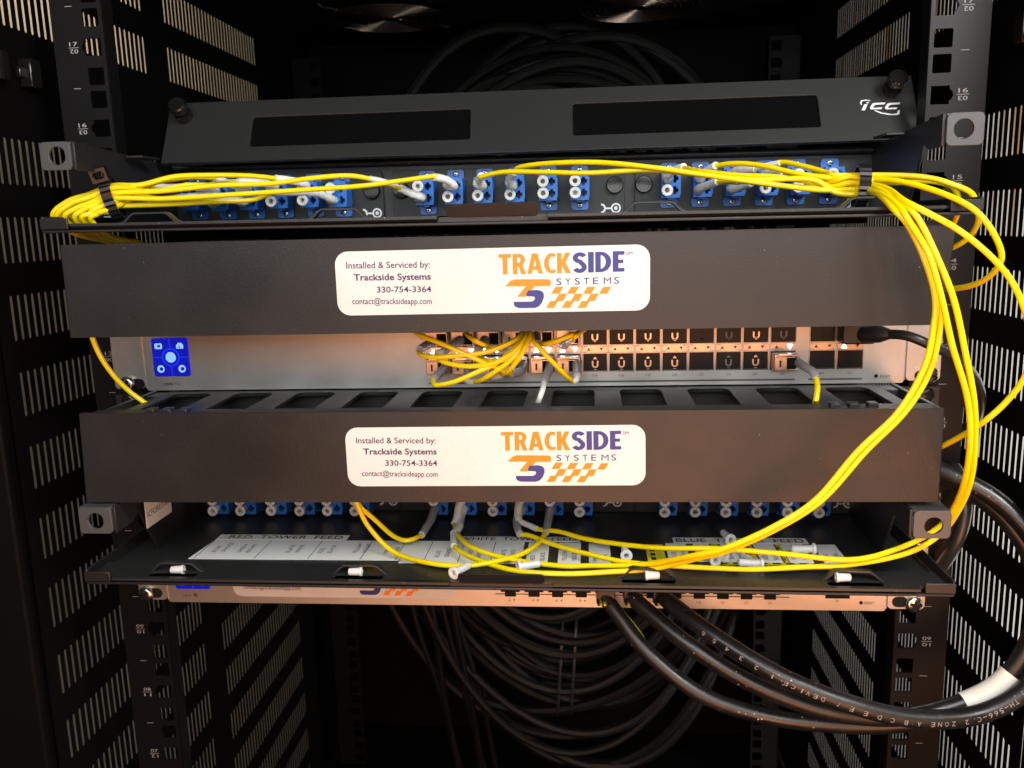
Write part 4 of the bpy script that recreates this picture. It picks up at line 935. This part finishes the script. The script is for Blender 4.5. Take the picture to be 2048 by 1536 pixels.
# cable ties
def zip_tie(label, c, ra, rb, tilt, head, hang, m='plastic_black'):
    t = empty('cable_tie', c, label, 'cable tie', 'black cable ties on the cord bundles')
    R = Euler(tilt).to_matrix(); w_ = 2.6; vs = []; fs = []; n = 48
    for i in range(n):
        q = 2*math.pi*i/n
        for dx, dr in ((-w_, 0), (w_, 0), (w_, 1.3 if i % 2 else 0.75), (-w_, 1.3 if i % 2 else 0.75)):
            vs.append(c + R @ Vector((dx, (ra+dr)*math.cos(q), (rb+dr)*math.sin(q))))
    for i in range(n):
        j = (i+1) % n
        for k in range(4): l = (k+1) % 4; fs.append((i*4+k, i*4+l, j*4+l, j*4+k))
    MB().add(vs, fs).build('strap', 'tie_black', t, smooth=20)
    if head:
        h = MB(); h.plate(rr(-4.2, 4.2, -3.6, 3.6, 0.8, 2), [rr(-2.2, 2.2, -1.8, 1.8, 0.4, 2)], lambda u, v, tt: c + R @ Vector((u, head[1]+tt, head[0]+v)), -2.6, 2.6); h.build('head', 'tie_black', t, bevel=0.4)
    return t
zip_tie('black cable tie with its square head up, round the left yellow bundle', at(226, 397, -50), 9.5, 10.5, (math.radians(12), math.radians(-14), 0.25), (13.5, -6.5), True)
zip_tie('black ribbed cable tie without visible head, round the right yellow bundle', at(1722, 374, -54), 9.0, 9.5, (0, math.radians(4), -0.1), None, True)

# ------------------------------------------------------------------ lettered strips on the lower tray
def zfl(x): return -110.9 + 1.3 - 0.004*x
KX = lambda x: x
KY = lambda y: y
def strip_quad(P, z): return [atz(px, py, z) for px, py in P]
def tray_text(parent, s, a, b, caph, m, z, along='x', bold=0.0):
    A = atz(*a, z); B = atz(*b, z); return text('lettering', s, A, B, caph, m, parent, bold, N=(0, 0, 1))
def strip(label, x0, x1, y0, y1, m='paper_white', h=0.25, skew=0.0):
    x0, x1, y0, y1 = KX(x0), KX(x1), KY(y0), KY(y1)
    mb = MB(); z = zfl((x0+x1)/2) + 0.2
    mb.plate([(x0, y0), (x1, y0), (x1+skew, y1), (x0+skew, y1)], [], XY, z, z+h)
    o = mb.build('label_strip', m, None, smooth=0); tag(o, label, 'label strip', 'lettered strips on the lower tray'); ORG[o] = ORG[o]
    return o, z+h+0.12
def word(o, z, s, x, y, L, caph=2.6, m='ink_black'):      # word running away from the viewer, read from the right
    text('lettering', s, (KX(x), KY(y), z), (KX(x), KY(y+L), z), caph, m, o, N=(0, 0, 1))
def rule(o, z, x0, x1, y0, y1): MB().box(KX(x0), KX(x1), KY(y0), KY(y1), z-0.06, z).build('ruled_line', 'ink_black', o, smooth=0)
# red tower
o, z = strip('long white strip reading RED TOWER FEED on the left of the lower tray', -181, -60, -50.5, -21, skew=3)
for x, wd in ((-172, ('BLUE', 'ORANGE')), (-157, ('GREEN', 'BROWN')), (-128, ('SLATE', 'WHITE')), (-109, ('RED', 'BLACK')), (-89, ('YELLOW', 'VIOLET')), (-71, ('PINK', 'AQUA'))):
    for j, s in enumerate(wd): word(o, z, s, x+5.4*j+2.6, -41, 2.6*len(s)*0.95)
for x in (-178, -143, -112, -82, -62): rule(o, z, x, x+0.35, -50, -22)
o2, z2 = strip('white heading strip with the words RED TOWER FEED', -178, -98, -20.6, -12.5)
text('lettering', 'RED  TOWER  FEED', (KX(-171), KY(-19), z2), (KX(-101), KY(-19), z2), 5.0, 'ink_black', o2, 0.01, N=(0, 0, 1))
# white tower
o, z = strip('white strip of colour names in the middle of the lower tray', -59.5, 8, -53, -20)
for x, wd in ((-41, ('BLUE', 'ORANGE')), (-23, ('GREEN', 'BROWN')), (-4, ('SLATE', 'WHITE'))):
    for j, s in enumerate(wd): word(o, z, s, x+5.4*j+2.6, -45, 2.5*len(s)*0.95)
for x in (-46, -27, -9): rule(o, z, x, x+0.35, -52, -21)
for i, (x0, x1, wd) in enumerate(((10.5, 22.5, ('RED', 'BLACK')), (28, 40.5, ('YELLOW', 'VIOLET')), (45, 57, ('PINK', 'AQUA')))):
    o, z = strip(('first', 'second', 'third')[i] + ' small white strip with two colour names right of the middle label', x0, x1, -52, -21)
    for j, s in enumerate(wd): word(o, z, s, x0+4.8+5.4*j, -48, 2.5*len(s)*0.95)
o2, z2 = strip('white heading strip with the words WHITE TOWER FEED', -33, 40, -19.6, -12)
text('lettering', 'WHITE  TOWER  FEED', (KX(-31), KY(-18.2), z2), (KX(38), KY(-18.2), z2), 4.8, 'ink_black', o2, 0.01, N=(0, 0, 1))
# blue tower
o, z = strip('striped yellow and black tape end at the left of the blue tower labels', 77, 87, -47, -22, 'tape_yellow')
for k in range(4): MB().box(KX(79), KX(81.6), KY(-45+6*k), KY(-41.5+6*k), z-0.06, z).build('black_dash', 'ink_black', o, smooth=0)
xs = [(88.5, 100, ('BLUE', 'ORANGE')), (104, 113, ('GREEN', 'BROWN')), (119, 131, ('SLATE', 'WHITE')), (137.5, 149, ('RED', 'BLACK')), (152.5, 165, ('YELLOW', 'VIOLET')), (170.5, 183, ('PINK', 'AQUA'))]
for i, (x0, x1, wd) in enumerate(xs):
    o, z = strip('small white strip with two colour names, %s of the blue tower labels' % ordn[i], x0, x1, -46.5, -20)
    for j, s in enumerate(wd): word(o, z, s, x0+4.6+5.2*j, -43, 2.5*len(s)*0.95)
for i, (x0, x1) in enumerate(((114.2, 118), (132.5, 136.5), (150, 152))):
    o, z = strip('yellow tape gap, %s between the blue tower labels' % ordn[i], x0, x1, -46.5, -20, 'tape_yellow')
    for k in range(3): MB().box(KX(x0+0.3), KX((x0+x1)/2), KY(-44+8*k), KY(-40+8*k), z-0.06, z).build('black_dash', 'ink_black', o, smooth=0)
o, z = strip('thin yellow and black dashed tape along the front of the blue tower labels', 112, 172, -50, -47.2, 'tape_yellow')
for k in range(8): MB().box(KX(115+7*k), KX(119+7*k), KY(-49.6), KY(-47.6), z-0.06, z).build('black_dash', 'ink_black', o, smooth=0)
o2, z2 = strip('white heading strip with the words BLUE TOWER FEED', 93.5, 169, -19.4, -10.5)
text('lettering', 'BLUE  TOWER  FEED', (KX(95), KY(-17.6), z2), (KX(167), KY(-17.6), z2), 5.2, 'ink_black', o2, 0.01, N=(0, 0, 1))

# loose dust caps
ZC = -106.2
H = math.pi/2
def lc(px, py, yaw, label, z=ZC, tilt=0.0): return loose_cap(px, py, z, yaw, label, tilt)
lc(368, 1139, H*1.05, 'loose white dust cap under the leftmost tie bridge of the lower tray', -105.2)
lc(724, 1143, H*1.04, 'loose white dust cap under the second tie bridge from the left', -105.2)
lc(1291, 1151, -H*0.98, 'loose white dust cap under the third tie bridge from the left', -105.2)
lc(1672, 1155, -H*0.98, 'loose white dust cap under the rightmost tie bridge', -105.2)
lc(906, 1147, -0.55, 'loose white dust cap on its side left of the middle pull tab', -103.9)
lc(1035, 1134, -1.15, 'loose white dust cap lying flat near the middle pull tab', -103.9)
lc(1253, 1112, 0.05, 'loose white dust cap pointing back between white and blue tower labels')
lc(1432, 1122, 0.35, 'loose white dust cap facing the viewer in front of the blue tower labels')
lc(1452, 1114, 0.8, 'loose cream dust cap just behind the one facing the viewer', -105.0)
lc(1526, 1126, H*0.98, 'loose white dust cap lying sideways in front of the blue tower labels', -104.8)
lc(1518, 1132, 0.4, 'loose white dust cap half under the sideways one')
lc(1630, 1098, H*1.0, 'loose cream dust cap, large, lying at the right end of the blue tower heading', -106.0)
lc(1462, 1080, 0.2, 'loose white dust cap standing behind the blue tower heading', -106.0)
